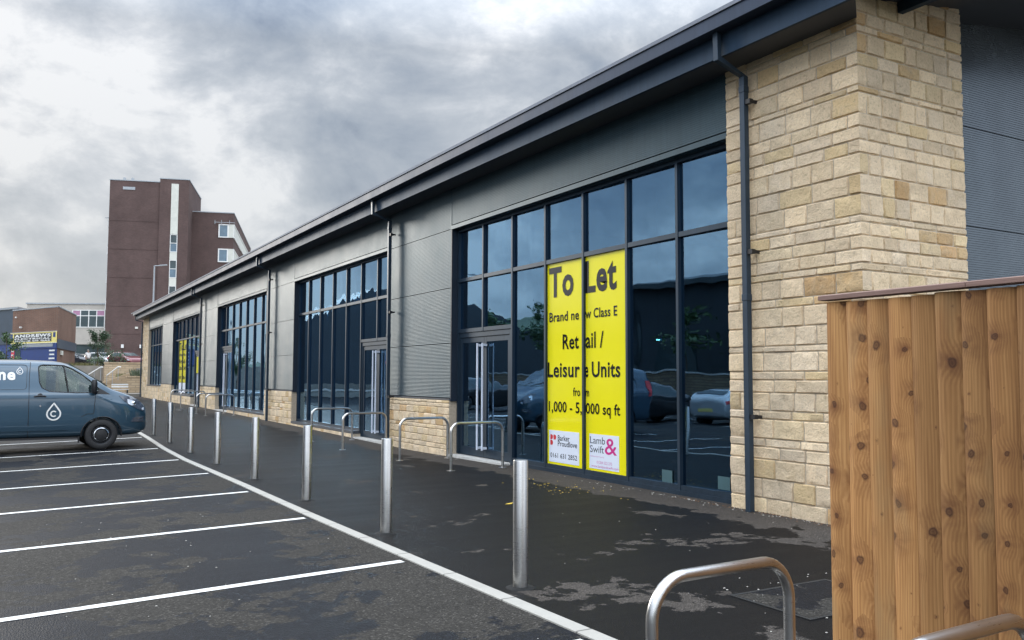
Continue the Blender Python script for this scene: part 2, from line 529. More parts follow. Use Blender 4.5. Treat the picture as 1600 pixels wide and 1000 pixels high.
simple('earth', (0.10, 0.10, 0.08), 0.9, 0, 0.2, 0.3)
simple('paving_pale', (0.24, 0.22, 0.19), 0.85, 0, 0.15, 2)
simple('shed_grey', (0.028, 0.037, 0.045), 0.5, 0, 0.15, 0.4)
simple('shed_light', (0.05, 0.065, 0.07), 0.5, 0, 0.15, 0.4)
simple('tyre', (0.018, 0.018, 0.019), 0.8, 0, 0.2, 30)
simple('rim_dark', (0.035, 0.037, 0.042), 0.4, 0.5, 0.15)
simple('rim_silver', (0.45, 0.46, 0.48), 0.3, 0.9, 0.08)
simple('chrome', (0.75, 0.77, 0.80), 0.15, 1.0, 0.03)
simple('lamp_clear', (0.62, 0.66, 0.72), 0.1, 0.2, 0.25, 25, 0.9)
simple('lamp_dark', (0.05, 0.06, 0.08), 0.12, 0, 0.3, 20, 0.9)
simple('seat_dark', (0.03, 0.032, 0.036), 0.8, 0, 0.1)
simple('skin', (0.45, 0.29, 0.22), 0.6, 0, 0.05)
simple('paper_pale', (0.035, 0.095, 0.11), 0.6, 0, 0.1)
simple('hair_grey', (0.35, 0.33, 0.31), 0.8, 0, 0.1)
simple('shirt_white', (0.85, 0.82, 0.80), 0.8, 0, 0.08)
simple('trousers', (0.05, 0.055, 0.07), 0.8, 0, 0.1)
simple('litter_pale', (0.36, 0.34, 0.30), 0.7, 0, 0.2, 20)
simple('leaf_yellow', (0.55, 0.38, 0.05), 0.7, 0, 0.2, 20)
simple('leaf_brown', (0.16, 0.085, 0.04), 0.8, 0, 0.3, 20)
simple('tar_patch', (0.010, 0.010, 0.010), 0.8, 0, 0.4, 30, 0.3, 0.5, 90)
simple('iron', (0.035, 0.036, 0.037), 0.6, 0.6, 0.2, 10, 0.5, 0.3, 40)


def m_carpaint(name, col):
    m, N, b = newmat(name)
    v = objvec(N)
    fl = N.noise(v, 400, 2, 0.5)
    c = N.mix(fl, tuple(x * 0.9 for x in col), tuple(x * 1.12 for x in col))
    dirt = N.noise(v, 3, 5, 0.65)
    sx = N.n('ShaderNodeSeparateXYZ')
    lk(N, v, sx.inputs[0])
    lowz = N.ramp(sx.outputs[2], [(0.25, 0.30), (0.75, 0.0)])
    c = N.mix(N.math('MULTIPLY', lowz, dirt), c, (0.10, 0.095, 0.085))
    lk(N, c, b.inputs['Base Color'])
    b.inputs['Metallic'].default_value = 0.35
    b.inputs['Roughness'].default_value = 0.33
    b.inputs['Coat Weight'].default_value = 1.0
    b.inputs['Coat Roughness'].default_value = 0.04


m_carpaint('van_blue', (0.022, 0.062, 0.100))
m_carpaint('car_black', (0.012, 0.013, 0.016))
m_carpaint('car_grey', (0.05, 0.06, 0.075))
m_carpaint('car_white', (0.55, 0.56, 0.57))
m_carpaint('car_red', (0.16, 0.03, 0.035))


def m_emit(name, col, st):
    m, N, b = newmat(name)
    b.inputs['Emission Color'].default_value = (*col, 1)
    b.inputs['Emission Strength'].default_value = st


m_emit('lit_lamp', (1, 0.97, 0.9), 9.0)


# ------------------------------------------------------------------ object helpers
def tag(o, label=None, cat=None, group=None, kind=None):
    if label:
        o['label'] = label
    if cat:
        o['category'] = cat
    if group:
        o['group'] = group
    if kind:
        o['kind'] = kind
    return o


def empty(name, loc=(0, 0, 0), rz=0.0):
    o = bpy.data.objects.new(name, None)
    o.empty_display_size = 0.2
    o.location = loc
    o.rotation_euler = (0, 0, rz)
    COL.objects.link(o)
    return o


def wloc(p):
    v = Vector((0, 0, 0))
    while p is not None:
        v += p.location
        p = p.parent
    return v


LOCAL = set()      # things whose parts are written in their own space


class MB:
    """collects boxes, prisms and tubes in one mesh"""

    def __init__(s):
        s.v, s.f, s.tone = [], [], []

    def add(s, vs_, fs, tone=(0.5, 0.5, 0.5)):
        b = len(s.v)
        s.v += [tuple(v) for v in vs_]
        s.f += [tuple(i + b for i in f) for f in fs]
        s.tone += [tone] * len(vs_)
        return s

    def box(s, x0, x1, y0, y1, z0, z1, tone=(0.5, 0.5, 0.5)):
        x0, x1 = min(x0, x1), max(x0, x1)
        y0, y1 = min(y0, y1), max(y0, y1)
        z0, z1 = min(z0, z1), max(z0, z1)
        vv = [(x, y, z) for z in (z0, z1) for y in (y0, y1) for x in (x0, x1)]
        return s.add(vv, [(0, 2, 3, 1), (4, 5, 7, 6), (0, 1, 5, 4), (2, 6, 7, 3), (0, 4, 6, 2), (1, 3, 7, 5)], tone)

    def obox(s, o, u, v, w, tone=(0.5, 0.5, 0.5)):
        o, u, v, w = map(Vector, (o, u, v, w))
        vv = [o + a * u + b * v + c * w for c in (0, 1) for b in (0, 1) for a in (0, 1)]
        return s.add(vv, [(0, 2, 3, 1), (4, 5, 7, 6), (0, 1, 5, 4), (2, 6, 7, 3), (0, 4, 6, 2), (1, 3, 7, 5)], tone)

    def prism(s, plan, z0, ztops):
        n = len(plan)
        if isinstance(ztops, (int, float)):
            ztops = [ztops] * n
        vv = [(p[0], p[1], z0) for p in plan] + [(p[0], p[1], z) for p, z in zip(plan, ztops)]
        fs = [tuple(range(n))[::-1], tuple(range(n, 2 * n))]
        for i in range(n):
            j = (i + 1) % n
            fs.append((i, j, j + n, i + n))
        return s.add(vv, fs)

    def extr(s, prof, axis, a, b):
        """profile polygon (2-D) swept along an axis; y: (x,z)  x: (y,z)  z: (x,y)"""
        def P(p, t):
            return {'y': (p[0], t, p[1]), 'x': (t, p[0], p[1]), 'z': (p[0], p[1], t)}[axis]
        n = len(prof)
        vv = [P(p, a) for p in prof] + [P(p, b) for p in prof]
        fs = [tuple(range(n))[::-1], tuple(range(n, 2 * n))]
        for i in range(n):
            j = (i + 1) % n
            fs.append((i, j, j + n, i + n))
        return s.add(vv, fs)

    def tube(s, pts, r, seg=10, cap=True, r2=None, ph=0.0):
        pts = [Vector(p) for p in pts]
        n = len(pts)
        rs = [r] * n if r2 is None else [r + (r2 - r) * i / (n - 1) for i in range(n)]
        up = Vector((0, 0, 1)) if abs((pts[1] - pts[0]).normalized().z) < 0.95 else Vector((1, 0, 0))
        vv, fs = [], []
        a = None
        for i, p in enumerate(pts):
            t = (pts[min(i + 1, n - 1)] - pts[max(i - 1, 0)]).normalized()
            if a is None:
                a = up.cross(t).normalized()
            else:
                a = (a - t * a.dot(t)).normalized()
            b = t.cross(a)
            for k in range(seg):
                an = 2 * math.pi * k / seg + ph
                vv.append(p + (a * math.cos(an) + b * math.sin(an)) * rs[i])
        for i in range(n - 1):
            for k in range(seg):
                k2 = (k + 1) % seg
                fs.append((i * seg + k, i * seg + k2, (i + 1) * seg + k2, (i + 1) * seg + k))
        if cap:
            fs.append(tuple(range(seg))[::-1])
            fs.append(tuple(range((n - 1) * seg, n * seg)))
        return s.add(vv, fs)

    def lathe(s, prof, o=(0, 0, 0), axis='z', seg=32, closed=False):
        vv, fs = [], []
        n = len(prof)
        for k in range(seg):
            an = 2 * math.pi * k / seg
            c, q = math.cos(an), math.sin(an)
            for r, h in prof:
                p = {'z': (r * c, r * q, h), 'y': (r * c, h, r * q)}[axis]
                vv.append((p[0] + o[0], p[1] + o[1], p[2] + o[2]))
        for k in range(seg):
            k2 = (k + 1) % seg
            for i in range(n - 1 + (1 if closed else 0)):
                j = (i + 1) % n
                fs.append((k * n + i, k2 * n + i, k2 * n + j, k * n + j))
        return s.add(vv, fs)

    def build(s, name, mat, parent=None, smooth=None, bevel=0.0, tone=False, kind=None):
        off = wloc(parent) if parent is not None else Vector((0, 0, 0))
        me = bpy.data.meshes.new(name)
        if parent is not None and not s.local_parent(parent):
            vv = [(v[0] - off.x, v[1] - off.y, v[2] - off.z) for v in s.v]
        else:
            vv = s.v
        me.from_pydata(vv, [], s.f)
        me.materials.append(MATS[mat])
        if tone:
            at = me.color_attributes.new('tone', 'FLOAT_COLOR', 'POINT')
            for i, t in enumerate(s.tone):
                at.data[i].color = (t[0], t[1], t[2], 1)
        bm = bmesh.new()
        bm.from_mesh(me)
        bmesh.ops.recalc_face_normals(bm, faces=bm.faces)
        if bevel:
            bmesh.ops.bevel(bm, geom=[e for e in bm.edges], offset=bevel, segments=1, affect='EDGES', clamp_overlap=True)
        bm.to_mesh(me)
        bm.free()
        if smooth is not None:
            me.polygons.foreach_set('use_smooth', [True] * len(me.polygons))
            me.set_sharp_from_angle(angle=R_(smooth))
        me.update()
        o = bpy.data.objects.new(name, me)
        COL.objects.link(o)
        if parent is not None:
            o.parent = parent
        if kind:
            o['kind'] = kind
        return o

    @staticmethod
    def local_parent(p):
        while p is not None:
            if p.name in LOCAL:
                return True
            p = p.parent
        return False


def children(o):
    return [c for c in bpy.data.objects if c.parent == o]


def copy_tree(o, parent=None, loc=None, rz=None, label=None):
    c = o.copy()
    COL.objects.link(c)
    c.parent = parent
    if loc is not None:
        c.location = loc
    if rz is not None:
        c.rotation_euler = (0, 0, rz)
    if label:
        c['label'] = label
    for ch in children(o):
        copy_tree(ch, c)
    return c


def text_mesh(s, bold=0.0):
    cu = bpy.data.curves.new('t', 'FONT')
    cu.body = s
    cu.size = 1.0
    cu.offset = bold
    cu.resolution_u = 3
    cu.space_character = 1.0 + bold * 3.2
    ob = bpy.data.objects.new('t', cu)
    me = bpy.data.meshes.new_from_object(ob)
    vv = [tuple(v.co) for v in me.vertices]
    ff = [tuple(p.vertices) for p in me.polygons]
    bpy.data.objects.remove(ob)
    bpy.data.curves.remove(cu)
    bpy.data.meshes.remove(me)
    return vv, ff


def text_fit(mb, s, place, a0, a1, b0, h, bold=0.012, caps=None):
    """fit s into the extent a0..a1, baseline b0, cap height h; place(a,b) -> xyz"""
    vv, ff = text_mesh(s, bold)
    xs = [v[0] for v in vv]
    capv, _ = text_mesh('H', bold)
    cap = max(v[1] for v in capv)
    x0, x1 = min(xs), max(xs)
    out = [place(a0 + (v[0] - x0) / (x1 - x0) * (a1 - a0), b0 + v[1] / cap * h) for v in vv]
    mb.add(out, ff)


def interp(x, xs, ys):
    return float(np.interp(x, xs, ys))


def prof(Y):
    return interp(Y, [-50, 13, 18, 22, 28, 31, 43, 62, 70, 400], [0, 0, -.04, 0.0, .05, .06, .14, .16, .2, .2])


def gz(X, Y):
    z = prof(Y)
    if X < 3.1:
        z += .021 * (max(X, -12) - 3.1)
    return z


def at(px, py, d):
    """point seen at photo pixel (1600 wide) at depth d metres"""
    a, b, c = (px - 800) / 1350 * d, (py - 500) / 1350 * d, d
    return Vector([CR[i][0] * a + CR[i][1] * b + CR[i][2] * c + (1.6 if i == 2 else 0) for i in range(3)])


# ------------------------------------------------------------------ ground
def sheet(name, xs_fn, ys, n, mat, dz=0.0, kind='structure', fl=None):
    mb = MB()
    vv, ff = [], []
    for y in ys:
        x0, x1 = xs_fn(y)
        for i in range(n + 1):
            x = x0 + (x1 - x0) * i / n
            vv.append((x, y, (gz(x, y) if fl is None else fl(x, y)) + dz))
    m = n + 1
    for j in range(len(ys) - 1):
        for i in range(n):
            ff.append((j * m + i, j * m + i + 1, (j + 1) * m + i + 1, (j + 1) * m + i))
    mb.add(vv, ff)
    return mb.build(name, mat, smooth=60, kind=kind)


KY = [-12, 1.5, 4.4, 7.08, 9.76, 12.4, 15.2, 18.1, 20.7, 24.3, 30, 40, 66]
KX = [3.3, 3.19, 3.12, 3.052, 2.99, 2.965, 2.958, 2.952, 2.942, 3.03, 3.1, 3.1, 3.1]


def kx(y):
    return interp(y, KY, KX)


YS = [-12 + 78 * i / 156 for i in range(157)]
sheet('car_park', lambda y: (-19.0, kx(y)), YS, 44, 'asphalt_park')
sheet('pavement', lambda y: (kx(y) + 0.12, 8.6), YS, 8, 'asphalt_pave')
sheet('side_pavement', lambda y: (8.6, 26.0), [-12 + 21 * i / 10 for i in range(11)], 6, 'asphalt_pave')
kmb = MB()
for i in range(len(YS) - 1):
    a, b = YS[i], YS[i + 1]
    vv = []
    for y in (a, b):
        x = kx(y)
        z = gz(x, y)
        vv += [(x, y, z - .1), (x, y, z + .010), (x + .008, y, z + .014), (x + .112, y, z + .014), (x + .12, y, z + .008), (x + .12, y, z - .1)]
    kmb.add(vv, [(k, k + 1, k + 7, k + 6) for k in range(5)])
kmb.build('kerb', 'kerb_concrete', kind='structure')
g0 = MB()
g0.add([(-2500, -2500, -.9), (2500, -2500, -.9), (2500, 2500, -.9), (-2500, 2500, -.9)], [(0, 1, 2, 3)])
g0.build('ground', 'earth', kind='structure')

# bay lines
def strip(name, p0, p1, w=0.1):
    mb = MB()
    p0, p1 = Vector(p0), Vector(p1)
    d = (p1 - p0).normalized()
    nrm = Vector((-d.y, d.x)) * w / 2
    n = 24
    vv = []
    for i in range(n + 1):
        c = p0 + (p1 - p0) * i / n
        for q in (c - nrm, c + nrm):
            vv.append((q.x, q.y, gz(q.x, q.y) + .004))
    mb.add(vv, [(2 * i, 2 * i + 1, 2 * i + 3, 2 * i + 2) for i in range(n)])
    return mb


ends = [(3.2, 1.75, 3.10, 1.75), ]
BAY = [(3.048, 7.084, .047), (2.985, 9.762, .047), (2.954, 12.359, .052), (2.953, 15.15, .055), (2.948, 18.1, .05), (2.935, 20.80, .045), (3.02, 24.25, .06), (3.05, 27.1, .05), (3.06, 29.9, .05), (3.06, 32.7, .05), (3.06, 35.5, .05), (3.12, 4.42, .047)]
for x, y, sl in BAY:
    L = 4.9
    s_ = strip('bay_line', (x - .05, y - .05 * sl), (x - L, y - sl * L))
    o = s_.build('bay_line', 'road_paint', kind='structure')
for y in [1.5 + 2.65 * i for i in range(20)]:
    strip('bay_line', (-7.2, y), (-12.0, y - .2)).build('bay_line', 'road_paint', kind='structure')

# ------------------------------------------------------------------ retail building
XF = 7.83                    # face of the cladding
XG = 7.965                   # face of the window frames
Y0, Y1 = 6.06, 64.6
bld = tag(empty('retail_building', (XF, 35, 0)), 'long retail building with dark grey ribbed cladding, glass shopfronts and buff stone piers', 'building')


def ribbed(mb, y0, y1, z0, z1, x, pitch=.030, dep=.0018, axis='y'):
    dep = dep if axis == 'y' else .010
    """horizontal micro-rib sheet facing -x (axis y) or facing -y (axis x)"""
    n = max(1, int(round((z1 - z0) / pitch)))
    h = (z1 - z0) / n
    zz = []
    for i in range(n):
        a = z0 + i * h
        zz += [(a, dep), (a + h * .18, 0), (a + h * .62, 0), (a + h * .80, dep)]
    zz.append((z1, dep))
    vv = []
    for z, d in zz:
        if axis == 'y':
            vv += [(x + d, y0, z), (x + d, y1, z)]
        else:
            vv += [(y0, x + d, z), (y1, x + d, z)]
    mb.add(vv, [(2 * i, 2 * i + 1, 2 * i + 3, 2 * i + 2) for i in range(len(zz) - 1)])


def panel(y0, y1, z0, z1, x=XF, axis='y'):
    g = .006
    mb = MB()
    ribbed(mb, y0 + g, y1 - g, z0 + g, z1 - g, x, axis=axis)
    if axis == 'y':
        mb.box(x + .006, x + .10, y0 + g, y1 - g, z0 + g, z1 - g)
    else:
        mb.box(y0 + g, y1 - g, x + .006, x + .10, z0 + g, z1 - g)
    return mb.build('cladding_panel', 'cladding_grey' if axis == 'y' else 'cladding_sky_lit', bld)


ROWS = [1.16, 2.29, 3.44, 4.67, 5.53]
PIERS = [(16.09, 19.45), (27.65, 31.10), (39.70, 43.30), (51.9, 55.8)]
WINS = [(8.05, 16.09), (19.45, 27.65), (31.10, 39.70), (43.30, 51.90)]
for a, b in PIERS:
    for z0, z1 in zip(ROWS[:-1], ROWS[1:]):
        panel(a, b, z0, z1)
    MB().box(XF + .03, XF + .2, a, b, 1.1, 5.5).build('backing', 'trim_dark', bld)
    MB().box(XF - .028, XF + .05, a - .01, b + .01, 1.118, 1.152).build('cladding_drip', 'slate_sill', bld)
for i, (a, b) in enumerate(WINS + [(55.8, 61.8)]):
    z0 = 4.75
    panel(a, b, z0, 5.53)
    # lintel flashing and the dark return above the glass
    MB().box(XF - .012, XF + .03, a + .004, b - .004, 4.66, 4.735).box(XF + .03, XG + .08, a, b, 4.655, 4.66 + .03).build('lintel_flashing', 'cladding_grey', bld)
    if i < 4:
        MB().box(XF + .10, XG + .2, a, b, 4.70, 5.5).build('backing', 'trim_dark', bld)
for a, b in PIERS:
    for y in (a, b):
        MB().box(XF - .006, XF + .02, y - .022, y + .022, 4.66, 5.53).build('corner_trim', 'cladding_grey', bld)
        s = -1 if y == a else 1
        MB().box(XF - .004, XG + .10, y + s * .005, y + s * .045, 1.10 if y != 51.9 else 1.1, 4.66).build('window_reveal', 'trim_dark', bld)


# --- coursed stone
def courses(z0, z1, rnd):
    out = []
    z = z0
    last = 0
    while z < z1 - .03:
        h = rnd.choice([.075, .085, .10, .145, .15, .215, .22, .23])
        if h < .11 and last < .11:
            h = rnd.choice([.15, .215, .225])
        if z + h > z1 - .05:
            h = z1 - z
        out.append((z, z + h))
        last = h
        z += h
    return out


def stone_face(mb, rnd, a0, a1, cs, place, corner=None, dep=.017, fine=3, alt=0, wide=1.0):
    """stones over [a0,a1]; place(a,z,d) -> xyz with d outwards; corner 'lo'/'hi' carries quoins round the arris"""
    for ci, (z0, z1) in enumerate(cs):
        h = z1 - z0
        a = a0
        first = True
        while a < a1 - .01:
            if h < .11:
                w = rnd.uniform(.24, .46)
            elif h < .17:
                w = rnd.uniform(.22, .40)
            else:
                w = rnd.uniform(.20, .36)
            w *= wide
            if first and corner == 'lo':
                w = .34 if (ci + alt) % 2 else .14
            first = False
            if a1 - (a + w) < .14:
                w = a1 - a
            j = .0055
            s0 = a if (corner == 'lo' and a == a0) else a + j
            s1 = a + w - j if a + w < a1 - .001 else a1
            u0, u1 = z0 + j * .7, z1 - j * .7
            nx = max(2, int((s1 - s0) / .055 * fine / 3))
            nz = max(2, int((u1 - u0) / .05 * fine / 3))
            r = rnd.random()
            tone = (min(1, r ** 1.25 * 1.02), rnd.random(), rnd.random())
            seed = Vector((rnd.uniform(0, 50), rnd.uniform(0, 50), 0))
            tilt, tilt2 = rnd.uniform(-.004, .004), rnd.uniform(-.004, .004)
            dd = dep * rnd.uniform(.65, 1.25)
            vv = []
            # breakpoints: a thin chamfer at each edge
            def bp(lo, hi, n):
                c = min(.012, (hi - lo) * .2)
                return [lo, lo + c] + [lo + c + (hi - lo - 2 * c) * k / (n - 1) for k in range(1, n - 1)] + [hi - c, hi]
            A = bp(s0, s1, nx + 1)
            Z = bp(u0, u1, nz + 1)
            for iz, z in enumerate(Z):
                for ia, q in enumerate(A):
                    edge = ia in (0, len(A) - 1) or iz in (0, len(Z) - 1)
                    nz_ = mn.noise(Vector((q * 9, z * 11, 0)) + seed) * .012 + mn.noise(Vector((q * 26, z * 30, 3)) + seed) * .006
                    d = dd + nz_ + tilt * (q - s0) / (s1 - s0) + tilt2 * (z - z0) / h
                    aa = q
                    if corner == 'lo' and a == a0 and ia == 0:
                        aa = q - dd * .8
                        if iz in (0, len(Z) - 1):
                            d *= .35
                        else:
                            d = dd * .8
                    elif edge:
                        d = -.002
                    vv.append(place(aa, z, d))
            m = len(A)
            ff = [(jz * m + ia, jz * m + ia + 1, (jz + 1) * m + ia + 1, (jz + 1) * m + ia) for jz in range(len(Z) - 1) for ia in range(m - 1)]
            mb.add(vv, ff, tone)
            a += w


XS = 7.812
rnd = random.Random(11)
cs = courses(-.06, 6.3, rnd)
pf = MB()
stone_face(pf, rnd, Y0, 8.045, [c for c in cs if c[0] < 5.75], lambda a, z, d: (XS - d, a, z), 'lo', fine=3, wide=1.4)
stone_face(pf, rnd, XS, 9.675, cs, lambda a, z, d: (a, Y0 - d, z), 'lo', fine=3, alt=1)
pier = pf.build('stone_pier', 'buff_stone', bld, smooth=38, tone=True)
MB().box(XS + .001, 8.4, Y0 + .001, 8.038, -.1, 6.3).box(8.4, 9.668, Y0 + .001, 7.0, -.1, 6.3).build('mortar', 'mortar', pier)
for a, b in PIERS + [(55.8, 64.6)]:
    f_ = 3 if a < 20 else (2 if a < 30 else 1.4)
    pb = MB()
    top = 1.118 if a < 55 else .985
    pc = courses(-.12, top, rnd)
    stone_face(pb, rnd, a, b, pc, lambda aa, z, d: (XS - d, aa, z), None, fine=f_)
    p = pb.build('stone_plinth', 'buff_stone', bld, smooth=38, tone=True)
    MB().box(XS + .001, XS + .25, a + .003, b - .003, -.2, top).build('mortar', 'mortar', p)
pb = MB()
stone_face(pb, rnd, 61.8, 64.6, courses(.985, 5.5, rnd), lambda aa, z, d: (XS - d, aa, z), None, fine=1.2)
p = pb.build('stone_pier', 'buff_stone', bld, smooth=38, tone=True)
MB().box(XS + .001, XS + .5, 61.803, 64.59, .98, 5.5).build('mortar', 'mortar', p)


# --- shopfronts
def shopfront(y0, y1, n, zb, zt, doors, dhead, trans=3.585, sill=True):
    """n bays from y0 to y1, doors = index range of bays (from y0) taken by the door"""
    bw = (y1 - y0) / n
    fr = MB()
    fw = .050
    d0, d1 = y0 + doors[0] * bw, y0 + doors[1] * bw
    head = 4.60
    top = 4.655
    x0, x1 = XG, XG + .11
    e = .0025
    fr.box(x0, x1, y0 + .045, y1 - .045, head, top)                      # head
    for k in range(n + 1):
        y = y0 + k * bw
        yy = min(max(y, y0 + .045 + fw / 2), y1 - .045 - fw / 2)
        isd = doors[0] < k < doors[1]
        lo = dhead + .0 if isd else zb
        fr.box(x0 - e * 2, x1 - .01, yy - fw / 2, yy + fw / 2, lo, head - e)
    for k in range(n):
        a, b = y0 + k * bw + fw / 2 + e, y0 + (k + 1) * bw - fw / 2 - e
        a = max(a, y0 + .045 + fw + e)
        b = min(b, y1 - .045 - fw - e)
        fr.box(x0, x1 - .02, a, b, trans - .035, trans + .035)
        if not (doors[0] <= k < doors[1]):
            fr.box(x0, x1 - .02, a, b, zb + .015, zb + .085)
        else:
            fr.box(x0, x1 - .02, a, b, dhead, dhead + .075)
    f = fr.build('shopfront_window', 'frame_grey', bld)
    if zb > -5:
        segs = []
        if d0 > y0 + .1:
            segs.append((y0, d0))
        if d1 < y1 - .1:
            segs.append((d1, y1))
        for a, b in segs:
            MB().box(XF - .035 if sill else XG - .03, XG + .09, a + .01, b - .01, zb - .055, zb + .014).build('sill', 'slate_sill' if sill else 'frame_grey', f)
            if zb > .12:
                pb2 = MB()
                stone_face(pb2, rnd, a + .02, b - .02, [(-.1, zb - .06)] if zb < .4 else courses(-.1, zb - .06, rnd), lambda aa, z, d: (XS - d, aa, z), None, fine=1.5)
                p2 = pb2.build('stone_plinth', 'buff_stone', bld, smooth=38, tone=True)
                MB().box(XS + .001, XS + .25, a + .02, b - .02, -.2, zb - .06).build('mortar', 'mortar', p2)
    for k in range(n):                                                      # panes, one light each
        a, b = y0 + k * bw + .02, y0 + (k + 1) * bw - .02
        gm = MB()
        gx = XG + .05
        lo = dhead + .03 if doors[0] <= k < doors[1] else zb + .06
        for q0, q1 in ((trans + .02, head + .01), (lo, trans - .02)):
            j = [rnd.uniform(-.0016, .0016) for _ in range(4)]
            if sill is False:                       # the near units sit slightly out of square in their frames
                j[0] += .030
                j[1] -= .0
                j[2] -= .0
            vq = [(gx + j[0], a, q0), (gx + j[1], b, q0), (gx + j[2], b, q1), (gx + j[0] - j[1] + j[2], a, q1)]
            gm.add(vq + [(x + .006, y, z) for x, y, z in vq], [(0, 3, 2, 1), (4, 5, 6, 7), (0, 1, 5, 4), (1, 2, 6, 5), (2, 3, 7, 6), (3, 0, 4, 7)])
        gm.build('glass', 'shop_glass', f)
    # door set
    zd = max(zb, 0.02) if zb < .3 else .16
    zd = prof((d0 + d1) / 2) + .045
    dm = (d0 + d1) / 2
    xo = XG + .03
    fo = MB()
    for a, b in ((d0 + .03, d0 + .11), (d1 - .11, d1 - .03)):
        fo.box(xo - .01, xo + .07, a, b, zd, dhead - .003)
    fo.box(xo - .01, xo + .07, d0 + .113, d1 - .113, dhead - .10, dhead - .003)
    dr = fo.build('entrance_door', 'frame_grey', bld)
    for a, b in ((d0 + .115, dm - .004), (dm + .004, d1 - .115)):
        lf = MB()
        lf.box(xo + .01, xo + .06, a, a + .095, zd + .01, dhead - .11)
        lf.box(xo + .01, xo + .06, b - .095, b, zd + .01, dhead - .11)
        lf.box(xo + .011, xo + .058, a + .097, b - .097, zd + .01, zd + .17)
        lf.box(xo + .011, xo + .058, a + .097, b - .097, dhead - .21, dhead - .11)
        l_ = lf.build('door_leaf', 'frame_grey', dr)
        MB().box(xo + .03, xo + .036, a + .08, b - .08, zd + .15, dhead - .19).build('glass', 'shop_glass', l_)
    for s_ in (-1, 1):
        hy = dm + s_ * .105
        hm = MB()
        hm.tube([(XG - .055, hy, zd + .15), (XG - .055, hy, dhead - .24)], .021, 10)
        hm.box(XG - .06, xo + .012, hy - .02, hy + .02, zd + .17, zd + .215)
        hm.box(XG - .06, xo + .012, hy - .02, hy + .02, dhead - .30, dhead - .255)
        hm.build('handle', 'white_bar', dr, smooth=40)
    MB().box(XF - .06, XG + .12, d0 + .01, d1 - .01, zd - .12, zd - .006).build('threshold', 'pale_sill', dr)
    return f


sf4 = shopfront(8.05, 16.09, 7, .045, 4.6, (5, 7), 2.50, sill=False)
sf3 = shopfront(19.45, 27.65, 7, .16, 4.6, (0, 2), 2.50)
sf2 = shopfront(31.10, 39.70, 7, .27, 4.6, (5, 7), 2.82)
sf1 = shopfront(43.30, 51.90, 7, .62, 4.6, (0, 2), 2.80)
# end window, no door
fr = MB()
for k in range(6):
    y = 55.85 + k * 5.9 / 5
    fr.box(XG - .005, XG + .09, y - .03, y + .03, 1.0, 4.64)
for z in (1.0, 3.55, 4.59):
    for k in range(5):
        fr.box(XG, XG + .08, 55.88 + k * 1.18 + .003, 57.0 + k * 1.18, z, z + .06)
f5 = fr.build('shopfront_window', 'frame_grey', bld)
for k in range(5):
    MB().box(XG + .04, XG + .046, 55.86 + k * 1.18, 57.02 + k * 1.18, 1.03, 4.62).build('glass', 'shop_glass', f5)
MB().box(XF - .06, XG + .1, 55.82, 61.9, .99, 1.035).build('sill', 'slate_sill', f5)

# interior: floor, rear wall, party walls, ceiling
im = MB()
im.box(8.12, 24.0, 8.1, 61.9, -.35, -.0)
im.build('interior_floor', 'interior_floor', bld)
im = MB()
im.box(23.8, 24.0, 7.3, 64.5, 0.002, 5.9)
for a, b in PIERS:
    c = (a + b) / 2
    im.box(8.13, 23.79, c - .1, c + .1, .002, 5.19)
im.box(9.69, 23.79, 7.3, 7.5, .002, 5.19)
im.box(8.13, 23.79, 64.4, 64.55, .002, 5.19)
im.build('interior_wall', 'interior_block', bld)
MB().box(8.13, 23.79, 7.3, 64.5, 5.2, 5.3).build('ceiling', 'interior_block', bld)
for i, y in enumerate((10.4, 12.8, 15.6)):
    MB().lathe([(.0, 0), (.035, .0), (.035, .02), (0, .02)], (10.6, y, 2.30), seg=12).build('lamp', 'lit_lamp', bld)
    MB().tube([(10.6, y, 2.31), (10.6, y, 5.2)], .004, 6).build('lamp_cord', 'black_plastic', bld)

# side cladding beyond the pier, facing the camera
YC = 6.42
for z0, z1 in ((0, 1.16), (1.16, 2.30), (2.30, 3.50), (3.50, 4.77), (4.77, 7.6)):
    panel(9.69, 24.0, z0, z1, x=YC, axis='x')
MB().box(9.69, 24.0, YC + .11, YC + .3, -.1, 7.6).build('backing', 'trim_dark', bld)

# --- eaves
YE0, YE1 = 5.93, 64.75
MB().prism([(7.33, 5.69), (7.37, 5.72), (7.37, YE1 - .1), (7.33, YE1 - .1)], 5.492, 5.86).build('fascia', 'fascia_grey', bld)
MB().prism([(7.371, 5.722), (7.81, 6.05), (7.81, YE1 - .1), (7.371, YE1 - .1)], 5.50, 5.535).build('soffit', 'soffit_grey', bld)
gp = MB()
gp.extr([(7.145, 5.77), (7.329, 5.77), (7.329, 5.90), (7.30, 5.90), (7.30, 5.80), (7.17, 5.80), (7.17, 5.935), (7.145, 5.935)], 'y', 5.50, YE1 + .2)
gut = gp.build('gutter', 'gutter_grey', bld)
rf = MB()
rf.extr([(7.125, 5.938), (7.20, 5.958), (7.20, 5.99), (7.125, 5.986)], 'y', YE0 - .9, YE1 + 1.1)
rf.build('roof_edge', 'roof_edge', bld)
rf = MB()
n = 14
pl = []
for i in range(n + 1):
    x = 7.19 + 22 * i / n
    pl.append((x, 5.96 + .155 * (x - 7.2) - .0012 * (x - 7.2) ** 2))
pr = pl + [(x, z + .05) for x, z in pl[::-1]]
rf.extr(pr, 'y', 4.62, YE1 + .9)
rf.build('roof', 'gutter_grey', bld)
